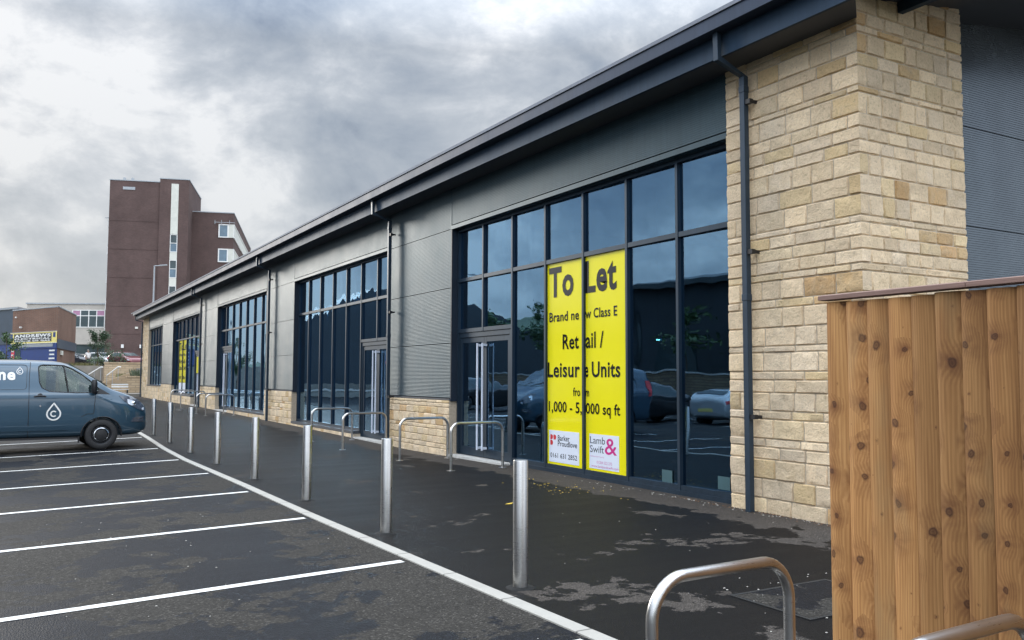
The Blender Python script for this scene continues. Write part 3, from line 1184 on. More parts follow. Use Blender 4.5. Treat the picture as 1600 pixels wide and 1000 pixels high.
# gable overhang soffit and its purlins, end verge
sm = MB()
sx = [(7.86, 5.735), (29, 5.735 + .15 * 21.1), (29, 5.80 + .15 * 21.1), (7.86, 5.80)]
sm.extr(sx, 'y', 4.62, YC + .2)
sm.build('gable_soffit', 'soffit_grey', bld)
MB().box(8.50, 8.585, 4.66, 6.045, 5.705, 5.83).build('purlin', 'fascia_grey', bld)
MB().box(12.5, 12.585, 4.66, 6.40, 6.30, 6.43).build('purlin', 'fascia_grey', bld)

# --- downpipes
PX0, PX1 = 7.655, 7.735


def downpipe(y, zb):
    w = .045
    pm = MB()
    pts = [(7.265, y, 5.78), (7.265, y, 5.45), (7.695, y, 5.30), (7.695, y, zb + .01)]
    pm.tube(pts, .056, 4, True, ph=math.pi / 4)
    # collars
    for z in (5.15, 2.58):
        pm.box(7.650, 7.740, y - .045, y + .045, z - .05, z + .03)
    p = pm.build('downpipe', 'pipe_grey', bld, bevel=.004)
    for z in (1.13, 3.12, 4.97):
        MB().box(7.665, 7.725, y - .125, y - .045, z - .028, z + .028).box(7.72, 7.80, y - .12, y - .10, z - .02, z + .02).build('bracket', 'black_plastic', p)


for y in (7.62, 19.16, 30.3, 42.9, 64.35):
    downpipe(y, prof(y) - .01)


# ------------------------------------------------------------------ window posters
def board_place(x):
    return lambda a, b: (x, a, b)


BX = XG + .040
bl = tag(empty('to_let_board', (BX, 12.07, .1)), 'left yellow board reading To and Brand ne above a white panel with red emblem', 'sign board', 'yellow to let boards in the near window')
MB().box(BX, BX + .008, 11.525, 12.67, .10, 3.56).build('panel', 'board_yellow', bl)
wl = MB().box(BX - .004, BX - .001, 11.665, 12.565, .168, .70).build('agent_panel', 'board_white', bl)
bp_ = board_place(BX - .0055)
lt = MB()
text_fit(lt, 'To', bp_, 12.564, 11.812, 2.98, .495, .03)
lt.build('lettering', 'letter_black', bl)
lt = MB()
text_fit(lt, 'Brand ne', bp_, 12.557, 11.659, 2.545, .158, .016)
lt.build('lettering', 'letter_black', bl)
lt = MB()
text_fit(lt, 'Ret', bp_, 12.143, 11.665, 2.073, .242, .018)
lt.build('lettering', 'letter_black', bl)
lt = MB()
text_fit(lt, 'Leisur', bp_, 12.606, 11.636, 1.605, .249, .018)
lt.build('lettering', 'letter_black', bl)
lt = MB()
text_fit(lt, 'fro', bp_, 11.833, 11.630, 1.295, .134, .014)
lt.build('lettering', 'letter_black', bl)
lt = MB()
text_fit(lt, '1,000 - 5,', bp_, 12.577, 11.584, 1.018, .172, .014)
lt.build('lettering', 'letter_black', bl)
lt = MB()
text_fit(lt, 'Barker', bp_, 12.293, 11.937, .538, .090, .006)
lt.build('lettering', 'letter_black', wl)
lt = MB()
text_fit(lt, 'Proudlove', bp_, 12.293, 11.721, .445, .090, .006)
lt.build('lettering', 'letter_black', wl)
lt = MB()
text_fit(lt, '0161 631 2852', bp_, 12.525, 11.722, .245, .076, .004)
lt.build('lettering', 'letter_black', wl)
lg = MB()
for (yy, zz) in ((12.525, .545), (12.425, .545), (12.525, .451)):
    n = 10
    pts = [(BX - .0055, yy, zz), (BX - .0055, yy, zz + .082)]
    for i in range(n + 1):
        an = math.pi / 2 - math.pi * i / n
        pts.append((BX - .0055, yy - .045 - .037 * math.cos(an), zz + .041 + .041 * math.sin(an)))
    lg.add(pts, [tuple(range(len(pts)))])
lg.build('emblem', 'letter_red', wl)
br = tag(empty('to_let_board', (BX, 10.95, .1)), 'right yellow board reading Let and Class E above a white panel with magenta ampersand', 'sign board', 'yellow to let boards in the near window')
MB().box(BX, BX + .008, 10.375, 11.495, .10, 3.56).build('panel', 'board_yellow', br)
wr = MB().box(BX - .004, BX - .001, 10.60, 11.374, .166, .705).build('agent_panel', 'board_white', br)
lt = MB()
text_fit(lt, 'Let', bp_, 11.47, 10.637, 2.976, .50, .03)
lt.build('lettering', 'letter_black', br)
lt = MB()
text_fit(lt, 'w Class E', bp_, 11.475, 10.626, 2.548, .152, .016)
lt.build('lettering', 'letter_black', br)
lt = MB()
text_fit(lt, 'ail /', bp_, 11.465, 10.982, 2.073, .25, .018)
lt.build('lettering', 'letter_black', br)
lt = MB()
text_fit(lt, 'Units', bp_, 11.30, 10.558, 1.608, .240, .018)
lt.build('lettering', 'letter_black', br)
lt = MB()
text_fit(lt, 'e', bp_, 11.49, 11.40, 1.608, .240, .018)
lt.build('lettering', 'letter_black', br)
lt = MB()
text_fit(lt, 'm', bp_, 11.47, 11.378, 1.295, .13, .014)
lt.build('lettering', 'letter_black', br)
lt = MB()
text_fit(lt, '000 sq ft', bp_, 11.47, 10.564, 1.021, .166, .014)
lt.build('lettering', 'letter_black', br)
lt = MB()
text_fit(lt, 'Lamb', bp_, 11.354, 10.953, .556, .108, .0)
lt.build('lettering', 'letter_grey', wr)
lt = MB()
text_fit(lt, 'Swift', bp_, 11.355, 10.984, .418, .105, .0)
lt.build('lettering', 'letter_grey', wr)
lt = MB()
text_fit(lt, '&', bp_, 10.961, 10.649, .410, .25, .004)
lt.build('emblem', 'letter_magenta', wr)
lt = MB()
text_fit(lt, 'Commercial Property', bp_, 11.348, 10.978, .348, .020, .0)
lt.build('lettering', 'letter_pink', wr)
lt = MB()
text_fit(lt, '01204 522 275', bp_, 11.175, 10.774, .250, .042, .0)
lt.build('lettering', 'letter_pink', wr)
lt = MB()
text_fit(lt, 'www.lambandswift.com', bp_, 11.321, 10.613, .190, .038, .0)
lt.build('lettering', 'letter_pink', wr)
# boards in the far unit
for k, lab in ((4, 'nearer of the two far yellow boards, behind the four far bike stands'), (5, 'farther of the two far yellow boards, behind the four far bike stands')):
    y0 = 43.30 + k * 8.6 / 7
    fb = tag(empty('to_let_board', (BX, y0 + .6, .7)), lab, 'sign board', 'yellow to let boards in the far window')
    MB().box(BX, BX + .008, y0 + .05, y0 + 1.18, 1.25, 3.55).build('panel', 'board_yellow', fb)
    MB().box(BX, BX + .008, y0 + .05, y0 + 1.18, .70, 1.24).build('agent_panel', 'board_white', fb)
    for t, z, h in ((('Let', 'To')[k - 4], 3.0, .42), (('Class E', 'Brand')[k - 4], 2.7, .13), (('ail /', 'Ret')[k - 4], 2.3, .22), (('Units', 'Leisur')[k - 4], 1.95, .22), (('000 sq ft', '1,000 - 5,')[k - 4], 1.45, .16)):
        lt = MB()
        text_fit(lt, t, bp_, y0 + 1.08, y0 + .15, z, h, .02)
        lt.build('lettering', 'letter_black', fb)
nt = tag(empty('door_notice', (XG - .09, 44.35, 2.0)), 'narrow yellow notice on the handle of the farthest shop door', 'notice')
MB().box(XG - .10, XG - .088, 44.2, 44.65, 1.75, 2.55).build('panel', 'board_yellow', nt)
for y, z in ((9.52, .08), (8.40, .10)):
    pn = tag(MB().box(XG + .06, XG + .063, y - .11, y + .11, z + .05, z + .22).build('glass_label', 'paper_pale'), 'small pale square label low on the glass pane %s' % ('beside the stone pier' if y < 9 else 'to the right of the yellow boards'), 'label')

# ------------------------------------------------------------------ bollards
def make_bollard():
    root = empty('bollard')
    LOCAL.add(root.name)
    MB().lathe([(0, -.06), (.0575, -.06), (.0575, .955), (.055, .963), (.0, .968)], seg=40).build('post', 'brushed_steel', root, smooth=40)
    MB().lathe([(.056, .012), (.075, .010), (.105, .004), (.12, -.004)], seg=14).build('tarmac_collar', 'tar_patch', root, smooth=40)
    MB().box(.03, .062, -.006, .006, .16, .20).build('rivet', 'black_plastic', root)
    return root


BOL = [(3.412, 5.767), (3.378, 8.417), (3.356, 11.11), (3.344, 13.813), (3.36, 16.75), (3.345, 19.42), (3.34, 22.2), (3.34, 24.95)]
BLAB = ['nearest tall stainless steel bollard, standing in front of the near glazed door', 'second bollard from the camera, nearer than the hoop stands by the stone panel',
        'third bollard from the camera, before the second shop door', 'fourth bollard from the camera, plain brushed steel', 'fifth bollard from the camera along the pale kerb',
        'sixth bollard from the camera, below the far bike stands', 'seventh bollard from the camera, the last one clear of the van', 'farthest bollard, mostly hidden behind the nose of the blue van']
b0 = make_bollard()
for i, (x, y) in enumerate(BOL):
    o = b0 if i == 0 else copy_tree(b0)
    o.location = (x, y, gz(x, y))
    o.rotation_euler = (0, 0, R_(150))
    tag(o, BLAB[i], 'bollard', 'steel bollards along the kerb')


# ------------------------------------------------------------------ cycle stands
def make_stand(w=1.05, h=.83, r=.025, rad=.16):
    root = empty('bike_stand')
    LOCAL.add(root.name)
    pts = [(-w / 2, 0, -.1), (-w / 2, 0, .3), (-w / 2, 0, h - r - rad)]
    for i in range(1, 9):
        a = math.pi / 2 * i / 9
        pts.append((-w / 2 + rad - rad * math.cos(a), 0, h - r - rad + rad * math.sin(a)))
    pts.append((-w / 2 + rad, 0, h - r))
    pts.append((w / 2 - rad, 0, h - r))
    for i in range(1, 9):
        a = math.pi / 2 * i / 9
        pts.append((w / 2 - rad + rad * math.sin(a), 0, h - r - rad + rad * math.cos(a)))
    pts += [(w / 2, 0, h - r - rad), (w / 2, 0, .3), (w / 2, 0, -.1)]
    MB().tube(pts, r, 18).build('hoop', 'brushed_steel', root, smooth=60)
    for s in (-1, 1):
        MB().lathe([(r, .0), (r + .045, .0), (r + .045, .006), (r, .008)], (s * w / 2, 0, 0), seg=20).build('foot_plate', 'brushed_steel', root, smooth=40)
    return root


s0 = make_stand()
near = make_stand(.80, .82, .0255, .17)
STN = [(7.08, 13.45, 3), (7.08, 15.7, 3), (6.98, 18.75, 3), (7.03, 21.2, 0), (7.0, 34.6, 0), (7.0, 36.5, 0), (7.0, 40.3, 0), (7.0, 43.0, 0)]
SLAB = ['steel bike stand in front of the near glazed door', 'steel bike stand in front of the stone panel between the two nearest shopfronts', 'steel bike stand in front of the second shop door, right of the pair',
        'steel bike stand in front of the second shopfront glass, left of the pair', 'nearest of the four far bike stands, before the stone plinth', 'second nearest of the four far bike stands', 'third nearest of the four far bike stands',
        'farthest bike stand, before the plinth of the last shopfront']
for i, (x, y, rz) in enumerate(STN):
    o = s0 if i == 0 else copy_tree(s0)
    o.location = (x, y, gz(x, y))
    o.rotation_euler = (0, 0, R_(rz))
    tag(o, SLAB[i], 'bike stand', 'hoop bike stands in front of the shops')
for i, (x, y, lab) in enumerate([(2.63, 2.76, 'large foreground bike stand left of the wooden fence'), (2.65, 1.70, 'bike stand cut off by the bottom right corner, before the wooden fence')]):
    o = near if i == 0 else copy_tree(near)
    o.location = (x, y, 0)
    o.rotation_euler = (0, 0, R_(2))
    tag(o, lab, 'bike stand', 'hoop bike stands by the fence')

# ------------------------------------------------------------------ timber fence
fe = tag(empty('wooden_fence', (3.7, 2.0, 0)), 'tall new brown featheredge board fence with knots and a flat capping rail', 'fence')
bm_ = MB()
r2 = random.Random(5)
y = 3.085
FH = 2.0
while y > -1.2:
    w = .124 + r2.uniform(-.004, .004)
    t = (r2.random(), r2.random(), r2.random())
    j = r2.uniform(-.004, .004)
    x0 = 3.70 + r2.uniform(-.0015, .0015)
    # thick edge overlaps the thin edge of the next board
    pr = [(x0 - .016, y), (x0 - .026, y - .012), (x0 - .0295, y - .035), (x0 - .028, y - .065), (x0 - .020, y - .098), (x0 - .004, y - w - .004), (x0 + .002, y - w - .018), (x0 + .002, y)]
    nz = 8
    vv, ff = [], []
    ph = r2.uniform(0, 6)
    for k in range(nz + 1):
        z = .02 + (FH - .03 + j) * k / nz
        wob = .0022 * math.sin(z * 2.3 + ph) + .0012 * math.sin(z * 5.1 + ph * 2)
        vv += [(px, py + wob, z) for px, py in pr]
    m = len(pr)
    for k in range(nz):
        for q in range(m):
            ff.append((k * m + q, k * m + (q + 1) % m, (k + 1) * m + (q + 1) % m, (k + 1) * m + q))
    ff.append(tuple(range(m))[::-1])
    ff.append(tuple(range(nz * m, nz * m + m)))
    bm_.add(vv, ff, t)
    y -= w
bm_.build('boards', 'fence_wood', fe, tone=True, smooth=50)
nails = MB()
for k in range(34):
    for z in (.35, 1.02, 1.72):
        yy = 3.03 - .124 * k
        nails.lathe([(0, 0), (.0035, 0), (.003, .0015), (0, .002)], (3.683, yy, z + r2.uniform(-.02, .02)), 'z', 6)
nails.build('nails', 'iron', fe)
cp = MB()
for a, b in ((3.11, 2.30), (2.297, .45), (.447, -1.3)):
    cp.extr([(3.650, 2.003), (3.735, 2.003), (3.735, 2.024), (3.6925, 2.034), (3.650, 2.026)], 'y', a, b)
cp.build('cap', 'cap_wood', fe, bevel=.0015)
for z in (.35, 1.02, 1.72):
    MB().box(3.702, 3.74, -1.25, 3.05, z - .04, z + .04).build('rail', 'cap_wood', fe)
for y in (2.98, 1.15, -.7):
    MB().box(3.742, 3.83, y - .045, y + .045, -.1, 1.95).build('post', 'cap_wood', fe)

# ------------------------------------------------------------------ vehicles
def bool_cut(o, cutters):
    for c in cutters:
        md = o.modifiers.new('cut', 'BOOLEAN')
        md.operation = 'DIFFERENCE'
        md.solver = 'EXACT'
        md.object = c
    dg = bpy.context.evaluated_depsgraph_get()
    me = bpy.data.meshes.new_from_object(o.evaluated_get(dg))
    old = o.data
    o.modifiers.clear()
    if len(me.polygons) > 50:
        o.data = me
    for c in cutters:
        bpy.data.objects.remove(c)


class Body:
    def __init__(s, S, zt, zb, w, belt, shoulder=.17, zmax=1.97, wr=.17, fine=.09):
        s.S, s.T, s.B, s.Wd, s.belt, s.sh, s.wr = S, zt, zb, w, belt, shoulder, wr
        s.s0, s.s1 = S[0], S[-1]
        s.st = []
        x = s.s0
        while x < s.s1:
            s.st.append(x)
            x += fine
        s.st.append(s.s1)
        e = .02
        s.st = sorted(set([round(q, 4) for q in s.st + [s.s1 - .03, s.s1 - .01, s.s0 + .01, s.s0 + .04]]))
        s.rings = [s.ring(q) for q in s.st]

    def ring(s, q):
        zt, zb, w = interp(q, s.S, s.T), interp(q, s.S, s.B), interp(q, s.S, s.Wd)
        H = zt - zb
        be = min(s.belt, zb + .74 * H)
        up = max(0, zt - be)
        k = min(1, up / .6)
        wr = w - .05 - s.wr * k
        lo = min(.26, H * .3)
        zm = zb + lo + (be - zb - lo) * .5
        gl = min(.03, up * .2)
        return [(0, zb), (w * .8, zb), (w * .93, zb + .02), (w * .972, zb + lo * .4), (w * .995, zb + lo), (w, zm), (w * .995, be - .05), (w * .982, be), (w * .962, be + gl),
                (w * .962 + (wr - w * .962) * .45, be + gl + (up - gl) * .42), (wr + .01 * k, be + up * .80), (wr - .035, be + up * .93), (wr - .17, zt - up * .012), (wr * .45, zt + .012 * k), (0, zt + .018 * k)]

    def side(s, q, z):
        r = s.ring(q)
        pts = r[2:13]
        return interp(z, [p[1] for p in pts], [p[0] for p in pts])

    def mesh(s):
        mb = MB()
        vv, ff = [], []
        n = len(s.rings[0])
        m = 2 * n - 2
        for q, r in zip(s.st, s.rings):
            full = [(q, -y, z) for y, z in r] + [(q, y, z) for y, z in r[-2:0:-1]]
            vv += full
        for i in range(len(s.st) - 1):
            for k in range(m):
                k2 = (k + 1) % m
                ff.append((i * m + k, i * m + k2, (i + 1) * m + k2, (i + 1) * m + k))
        ff.append(tuple(range(m)))
        ff.append(tuple(range((len(s.st) - 1) * m, len(s.st) * m))[::-1])
        mb.add(vv, ff)
        return mb

    def patch(s, poly, side=-1, off=.004, sub=3, th=.006):
        """polygon in (s,z) laid on the body side, with its own thickness"""
        bm = bmesh.new()
        vs_ = [bm.verts.new((q, 0, z)) for q, z in poly]
        bm.faces.new(vs_)
        bmesh.ops.triangulate(bm, faces=bm.faces)
        for _ in range(sub):
            es = [e for e in bm.edges if e.calc_length() > .10]
            if not es:
                break
            bmesh.ops.subdivide_edges(bm, edges=es, cuts=1)
            bmesh.ops.triangulate(bm, faces=bm.faces)
        bm.verts.ensure_lookup_table()
        bm.faces.ensure_lookup_table()
        pv = [(v.co.x, v.co.z) for v in bm.verts]
        pf_ = [tuple(v.index for v in f.verts) for f in bm.faces]
        bm.verts.index_update()
        pf_ = [tuple(v.index for v in f.verts) for f in bm.faces]
        bd = [(e.verts[0].index, e.verts[1].index) for e in bm.edges if len(e.link_faces) == 1]
        bm.free()
        out = [(q, side * (s.side(q, z) + off), z) for q, z in pv]
        inn = [(q, side * (s.side(q, z) + off - th), z) for q, z in pv]
        n = len(pv)
        mb = MB()
        mb.add(out + inn, pf_ + [tuple(i + n for i in f[::-1]) for f in pf_] + [(a, b, b + n, a + n) for a, b in bd])
        return mb


def rounded(poly, r=.04, n=4):
    out = []
    m = len(poly)
    for i in range(m):
        p0, p, p1 = Vector(poly[i - 1]), Vector(poly[i]), Vector(poly[(i + 1) % m])
        a = (p0 - p)
        b = (p1 - p)
        ra = min(r, a.length * .4)
        rb = min(r, b.length * .4)
        A, B = p + a.normalized() * ra, p + b.normalized() * rb
        for k in range(n + 1):
            t = k / n
            q = A * (1 - t) ** 2 + p * 2 * t * (1 - t) + B * t * t
            out.append((q.x, q.y))
    return out


def grow(poly, d):
    c = Vector((sum(p[0] for p in poly) / len(poly), sum(p[1] for p in poly) / len(poly)))
    return [tuple(Vector(p) + (Vector(p) - c).normalized() * d) for p in poly]


def make_wheel(root, x, y, z, r, sd, rimmat='rim_dark', van=True):
    """sd -1: outer face towards -y"""
    w = .20
    t = MB()
    pr = [(r * .64, w / 2), (r * .70, w / 2 + .008), (r * .92, w / 2 + .004), (r * .985, w / 2 - .02), (r, w / 2 - .05), (r, -w / 2 + .05), (r * .985, -w / 2 + .02), (r * .92, -w / 2), (r * .64, -w / 2)]
    t.lathe([(a, sd * b) for a, b in pr], (x, y, z), 'y', 40, closed=True)
    wh = t.build('wheel', 'tyre', root, smooth=45)
    rm = MB()
    rm.lathe([(0, sd * .055), (r * .30, sd * .06), (r * .36, sd * .045), (r * .56, sd * .035), (r * .60, sd * .075), (r * .65, sd * .092), (r * .66, sd * -.08), (0, sd * -.08)], (x, y, z), 'y', 40)
    if van:
        rm.build('rim', rimmat, wh, smooth=35)
        cr = MB()
        cr.lathe([(r * .395, sd * .058), (r * .415, sd * .082), (r * .455, sd * .078), (r * .46, sd * .045), (r * .40, sd * .04)], (x, y, z), 'y', 40, closed=True)
        cr.build('trim_ring', 'chrome', wh, smooth=40)
        hb = MB()
        hb.lathe([(0, sd * .088), (r * .26, sd * .084), (r * .37, sd * .062), (r * .37, sd * .03), (0, sd * .03)], (x, y, z), 'y', 32)
        for k in range(14):
            a = 2 * math.pi * k / 14
            cx, cz = x + r * .515 * math.cos(a), z + r * .515 * math.sin(a)
            hb.lathe([(0, sd * .046), (r * .04, sd * .046), (r * .045, sd * .03)], (cx, y, cz), 'y', 8)
        hb.build('hub_cap', 'tyre', wh, smooth=35)
    else:
        rm.build('rim', 'tyre', wh, smooth=35)
        sp = MB()
        for k in range(10):
            a = 2 * math.pi * k / 10
            u = Vector((math.cos(a), 0, math.sin(a)))
            v = Vector((-u.z, 0, u.x))
            sp.obox(Vector((x, y + sd * .07, z)) + u * r * .10 - v * r * .045, u * r * .52, v * r * .09, (0, sd * .02, 0))
        sp.lathe([(r * .58, sd * .07), (r * .60, sd * .098), (r * .66, sd * .095), (r * .66, sd * .05)], (x, y, z), 'y', 36, closed=True)
        sp.build('spokes', 'rim_silver', wh, smooth=30)
    return wh


# --- blue panel van: s forward from the front axle, z up
VS = [-4.0, -3.97, -3.9, -3.6, -1.6, -.95, -.72, -.58, -.40, -.1, .12, .22, .45, .66, .82, .92, .965, .985]
VT = [1.70, 1.86, 1.93, 1.965, 1.975, 1.955, 1.915, 1.865, 1.755, 1.555, 1.40, 1.345, 1.265, 1.175, 1.08, .985, .90, .80]
VB = [.45, .38, .32, .285, .285, .285, .285, .285, .285, .285, .285, .285, .29, .30, .325, .36, .42, .52]
VW = [.93, .965, .98, .985, .988, .988, .985, .985, .983, .98, .975, .97, .95, .915, .865, .79, .70, .60]
van = tag(empty('panel_van', (1.727, 21.279 + .985, gz(1.727, 21.28)), R_(2.9)), 'dark blue panel van with white drop logo and letters, parked nose to the kerb', 'van')
LOCAL.add(van.name)
vb = Body(VS, VT, VB, VW, 1.23, wr=.15)
body = vb.mesh().build('body', 'van_blue', van, smooth=38)
md = body.modifiers.new('s', 'SUBSURF')
md.levels = md.render_levels = 1
cut = []
for sx in (0, -2.93):
    for sd in (-1, 1):
        m_ = MB()
        n = 36
        vv = []
        for yy in (.62, 1.15):
            for k in range(n):
                a = 2 * math.pi * k / n
                vv.append((sx + .405 * math.cos(a), sd * yy, .345 + .385 * math.sin(a)))
        m_.add(vv, [tuple(range(n))[::-1], tuple(range(n, 2 * n))] + [(k, (k + 1) % n, (k + 1) % n + n, k + n) for k in range(n)])
        cut.append(m_.build('c', 'black_plastic', van))
# cabin hollow and side window openings
WIN = [(-1.27, 1.84), (-1.20, 1.875), (-.78, 1.865), (-.62, 1.80), (-.40, 1.655), (-.17, 1.46), (-.07, 1.345), (-.10, 1.275), (-.50, 1.262), (-1.04, 1.295), (-1.20, 1.38), (-1.245, 1.50)]
cab = MB()
cab.extr([(-1.42, .62), (-.02, .62), (.10, 1.20), (.05, 1.315), (-.12, 1.45), (-.46, 1.70), (-.68, 1.84), (-.85, 1.875), (-1.42, 1.885)], 'z', -.72, .72)
cab.v = [(a, c, b) for a, b, c in cab.v]
cut.append(cab.build('c', 'black_plastic', van))
sw = MB()
sw.extr(rounded(WIN, .03, 2), 'z', -1.2, 1.2)
sw.v = [(a, c, b) for a, b, c in sw.v]
cut.append(sw.build('c', 'black_plastic', van))
# windscreen opening
ws = MB()
ws.add([(-.66, -.66, 1.99), (-.66, .66, 1.99), (.13, .80, 1.46), (.13, -.80, 1.46), (-.62, -.66, 1.70), (-.62, .66, 1.70), (.06, .78, 1.26), (.06, -.78, 1.26)],
       [(0, 1, 2, 3), (7, 6, 5, 4), (0, 4, 5, 1), (1, 5, 6, 2), (2, 6, 7, 3), (3, 7, 4, 0)])
cut.append(ws.build('c', 'black_plastic', van))
bool_cut(body, cut)
for p in body.data.polygons:
    p.use_smooth = True
body.data.set_sharp_from_angle(angle=R_(32))
for sx in (0, -2.93):
    for sd in (-1, 1):
        make_wheel(van, sx, sd * .865, .335, .335, sd)
        an = MB()          # arch liner lip
        pts = [(sx + .408 * math.cos(a), sd * (vb.side(sx, .6) - .012), .345 + .388 * math.sin(a)) for a in [R_(-8 + 196 * k / 24) for k in range(25)]]
        an.tube(pts, .016, 6)
        an.build('arch_trim', 'van_blue' if False else 'black_plastic', van, smooth=60)
for sd in (-1, 1):
    gp_ = rounded(WIN, .03, 2)
    vb.patch(gp_, sd, -.012, 3, .004).build('side_window', 'car_glass', van, smooth=60)
    # rubber surround
    ring = [(q, sd * (vb.side(q, z) + .002), z) for q, z in gp_]
    MB().tube(ring + [ring[0]], .011, 6).build('window_seal', 'black_plastic', van, smooth=60)
    MB().tube([(-.775, sd * (vb.side(-.77, 1.86) - .006), 1.865), (-.73, sd * (vb.side(-.7, 1.5) - .004), 1.58), (-.685, sd * (vb.side(-.69, 1.28) - .004), 1.27)], .017, 6).build('window_divider', 'black_plastic', van)
    vb.patch([(.165, 1.225), (-.10, 1.39), (-.085, 1.30), (-.115, 1.235)], sd, .004, 2).build('mirror_mount', 'black_plastic', van)
    mi = MB()
    mi.lathe([(0, -.16), (.055, -.15), (.082, -.08), (.085, .08), (.06, .15), (0, .165)], (0, 0, 0), 'z', 16)
    mi.v = [(-.19 + a * .75, sd * (1.075 + b * 1.15), 1.40 + c) for a, b, c in mi.v]
    mi.box(-.20, -.10, sd * .93, sd * 1.06, 1.27, 1.31)
    mi.build('mirror', 'black_plastic', van, smooth=50)
    # door shuts, panel grooves
    for pts in ([(-1.435, .30), (-1.44, 1.1), (-1.44, 1.6), (-1.42, 1.93)], [(-.42, .74), (-.30, .80), (-.17, .80), (-.145, 1.22)], [(-3.3, .62), (-3.3, 1.7)]):
        dense = []
        for (a, b), (c, d) in zip(pts[:-1], pts[1:]):
            for k in range(8):
                dense.append((a + (c - a) * k / 8, b + (d - b) * k / 8))
        dense.append(pts[-1])
        MB().tube([(q, sd * (vb.side(q, z) + .0005), z) for q, z in dense], .006, 5).build('door_gap', 'black_plastic', van)
    pw = rounded([(-2.72, 1.34), (-1.49, 1.34), (-1.48, 1.87), (-2.72, 1.87)], .07)
    MB().tube([(q, sd * (vb.side(q, z) + .001), z) for q, z in pw + [pw[0]]], .005, 5).build('panel_groove', 'black_plastic', van)
    vb.patch([(-3.9, 1.155), (-3.9, 1.140), (-.2, 1.140), (.2, 1.11), (.2, 1.122), (-.2, 1.155)], sd, .004, 4, .01).build('crease_line', 'van_blue', van)
    vb.patch(rounded([(-2.5, .455), (-.66, .455), (-.76, .56), (-2.5, .56)], .02), sd, .012, 4, .016).build('rub_strip', 'van_blue', van, bevel=.003)
    vb.patch([(-2.45, .262), (-.45, .262), (-.45, .30), (-2.45, .30)], sd, .004, 4, .03).build('sill_strip', 'black_plastic', van)
    hd = MB()
    y_ = vb.side(-1.23, 1.2)
    hd.tube([(-1.34, sd * (y_ + .012), 1.19), (-1.30, sd * (y_ + .03), 1.20), (-1.16, sd * (y_ + .03), 1.20), (-1.12, sd * (y_ + .012), 1.19)], .017, 8)
    hd.lathe([(0, 0), (.045, 0), (.05, .004), (0, .006)], (-1.23, sd * y_, 1.21), 'y', 16)
    hd.build('door_handle', 'black_plastic', van, smooth=50)
    MB().lathe([(0, sd * .01), (.016, sd * .01), (.018, 0)], (-1.22, sd * vb.side(-1.22, .985), .985), 'y', 14).build('door_lock', 'chrome', van)
    # headlamp
    HL = [(.34, 1.205), (.60, 1.165), (.80, 1.07), (.905, .93), (.88, .84), (.72, .90), (.56, .985), (.43, 1.10)]
    hl = vb.patch(rounded(HL, .03, 3), sd, .008, 4, .03).build('headlamp', 'lamp_dark', van, smooth=50)
    vb.patch(rounded([(.52, 1.12), (.64, 1.085), (.72, .99), (.62, .965), (.53, 1.02)], .03), sd, .014, 3, .01).build('reflector', 'lamp_clear', hl, smooth=50)
    lx, lz = .655, 1.02
    MB().lathe([(0, sd * .03), (.035, sd * .025), (.048, sd * .01), (.05, -sd * .02)], (lx, sd * vb.side(lx, lz), lz), 'y', 18).build('lens', 'chrome', hl, smooth=60)
    vb.patch(rounded([(.84, .90), (.89, .93), (.895, .87), (.85, .85)], .01), sd, .014, 2, .01).build('side_light', 'lamp_clear', hl)
    vb.patch(rounded([(.60, .60), (.88, .60), (.90, .72), (.66, .70)], .03), sd, .006, 3, .02).build('fog_lamp_recess', 'lamp_dark', van)
    vb.patch([(-3.93, 1.55), (-3.85, 1.55), (-3.85, 1.05), (-3.93, 1.05)], sd, .01, 3, .02).build('tail_lamp', 'sign_red', van)
    MB().box(-.47, -.44, sd * .93, sd * .96, .17, .31).build('mud_flap', 'black_plastic', van)
gr = MB()
gr.box(.80, .972, -.52, .52, .60, .70)
gr.box(.80, .968, -.56, .56, .735, .80)
for k in range(4):
    gr.box(.80, .965 - k * .012, -.60, .60, .83 + k * .038, .85 + k * .038)
gr.build('grille', 'black_plastic', van)
MB().lathe([(0, .02), (.07, .018), (.075, 0)], (0, 0, 0), 'y', 20)
pl_ = MB().box(.95, .992, -.26, .26, .52, .63).build('number_plate', 'white_paint', van)
wsg = MB()
wsg.add([(-.655, -.67, 1.905), (-.655, .67, 1.905), (.14, .80, 1.405), (.14, -.80, 1.405), (-.655, 0, 1.925), (.15, 0, 1.41)], [(0, 4, 5, 3), (4, 1, 2, 5)])
wsg.build('windscreen', 'car_glass', van)
for yy in (.35, -.25):
    MB().tube([(.16, yy, 1.395), (-.02, yy - .45, 1.525)], .008, 6).build('wiper', 'black_plastic', van)
for sd in (-1, 1):
    st = MB()
    st.box(-1.20, -.75, sd * .42 - .22, sd * .42 + .22, .80, .95)
    st.obox((-1.22, sd * .42 - .22, .93), (.13, 0, 0), (0, .44, 0), (-.12, 0, .56))
    st.obox((-1.32, sd * .42 - .12, 1.53), (.09, 0, 0), (0, .24, 0), (-.03, 0, .17))
    st.build('seat', 'seat_dark', van, bevel=.02)
MB().box(-.42, .02, -.70, .70, 1.02, 1.22).build('dashboard', 'seat_dark', van, bevel=.03)
swl = MB()
swl.tube([(-.55 + .06 * math.cos(a), -.42 + .19 * math.sin(a), 1.20 + .17 * math.cos(a)) for a in [2 * math.pi * k / 20 for k in range(21)]], .014, 8)
swl.build('steering_wheel', 'black_plastic', van, smooth=60)


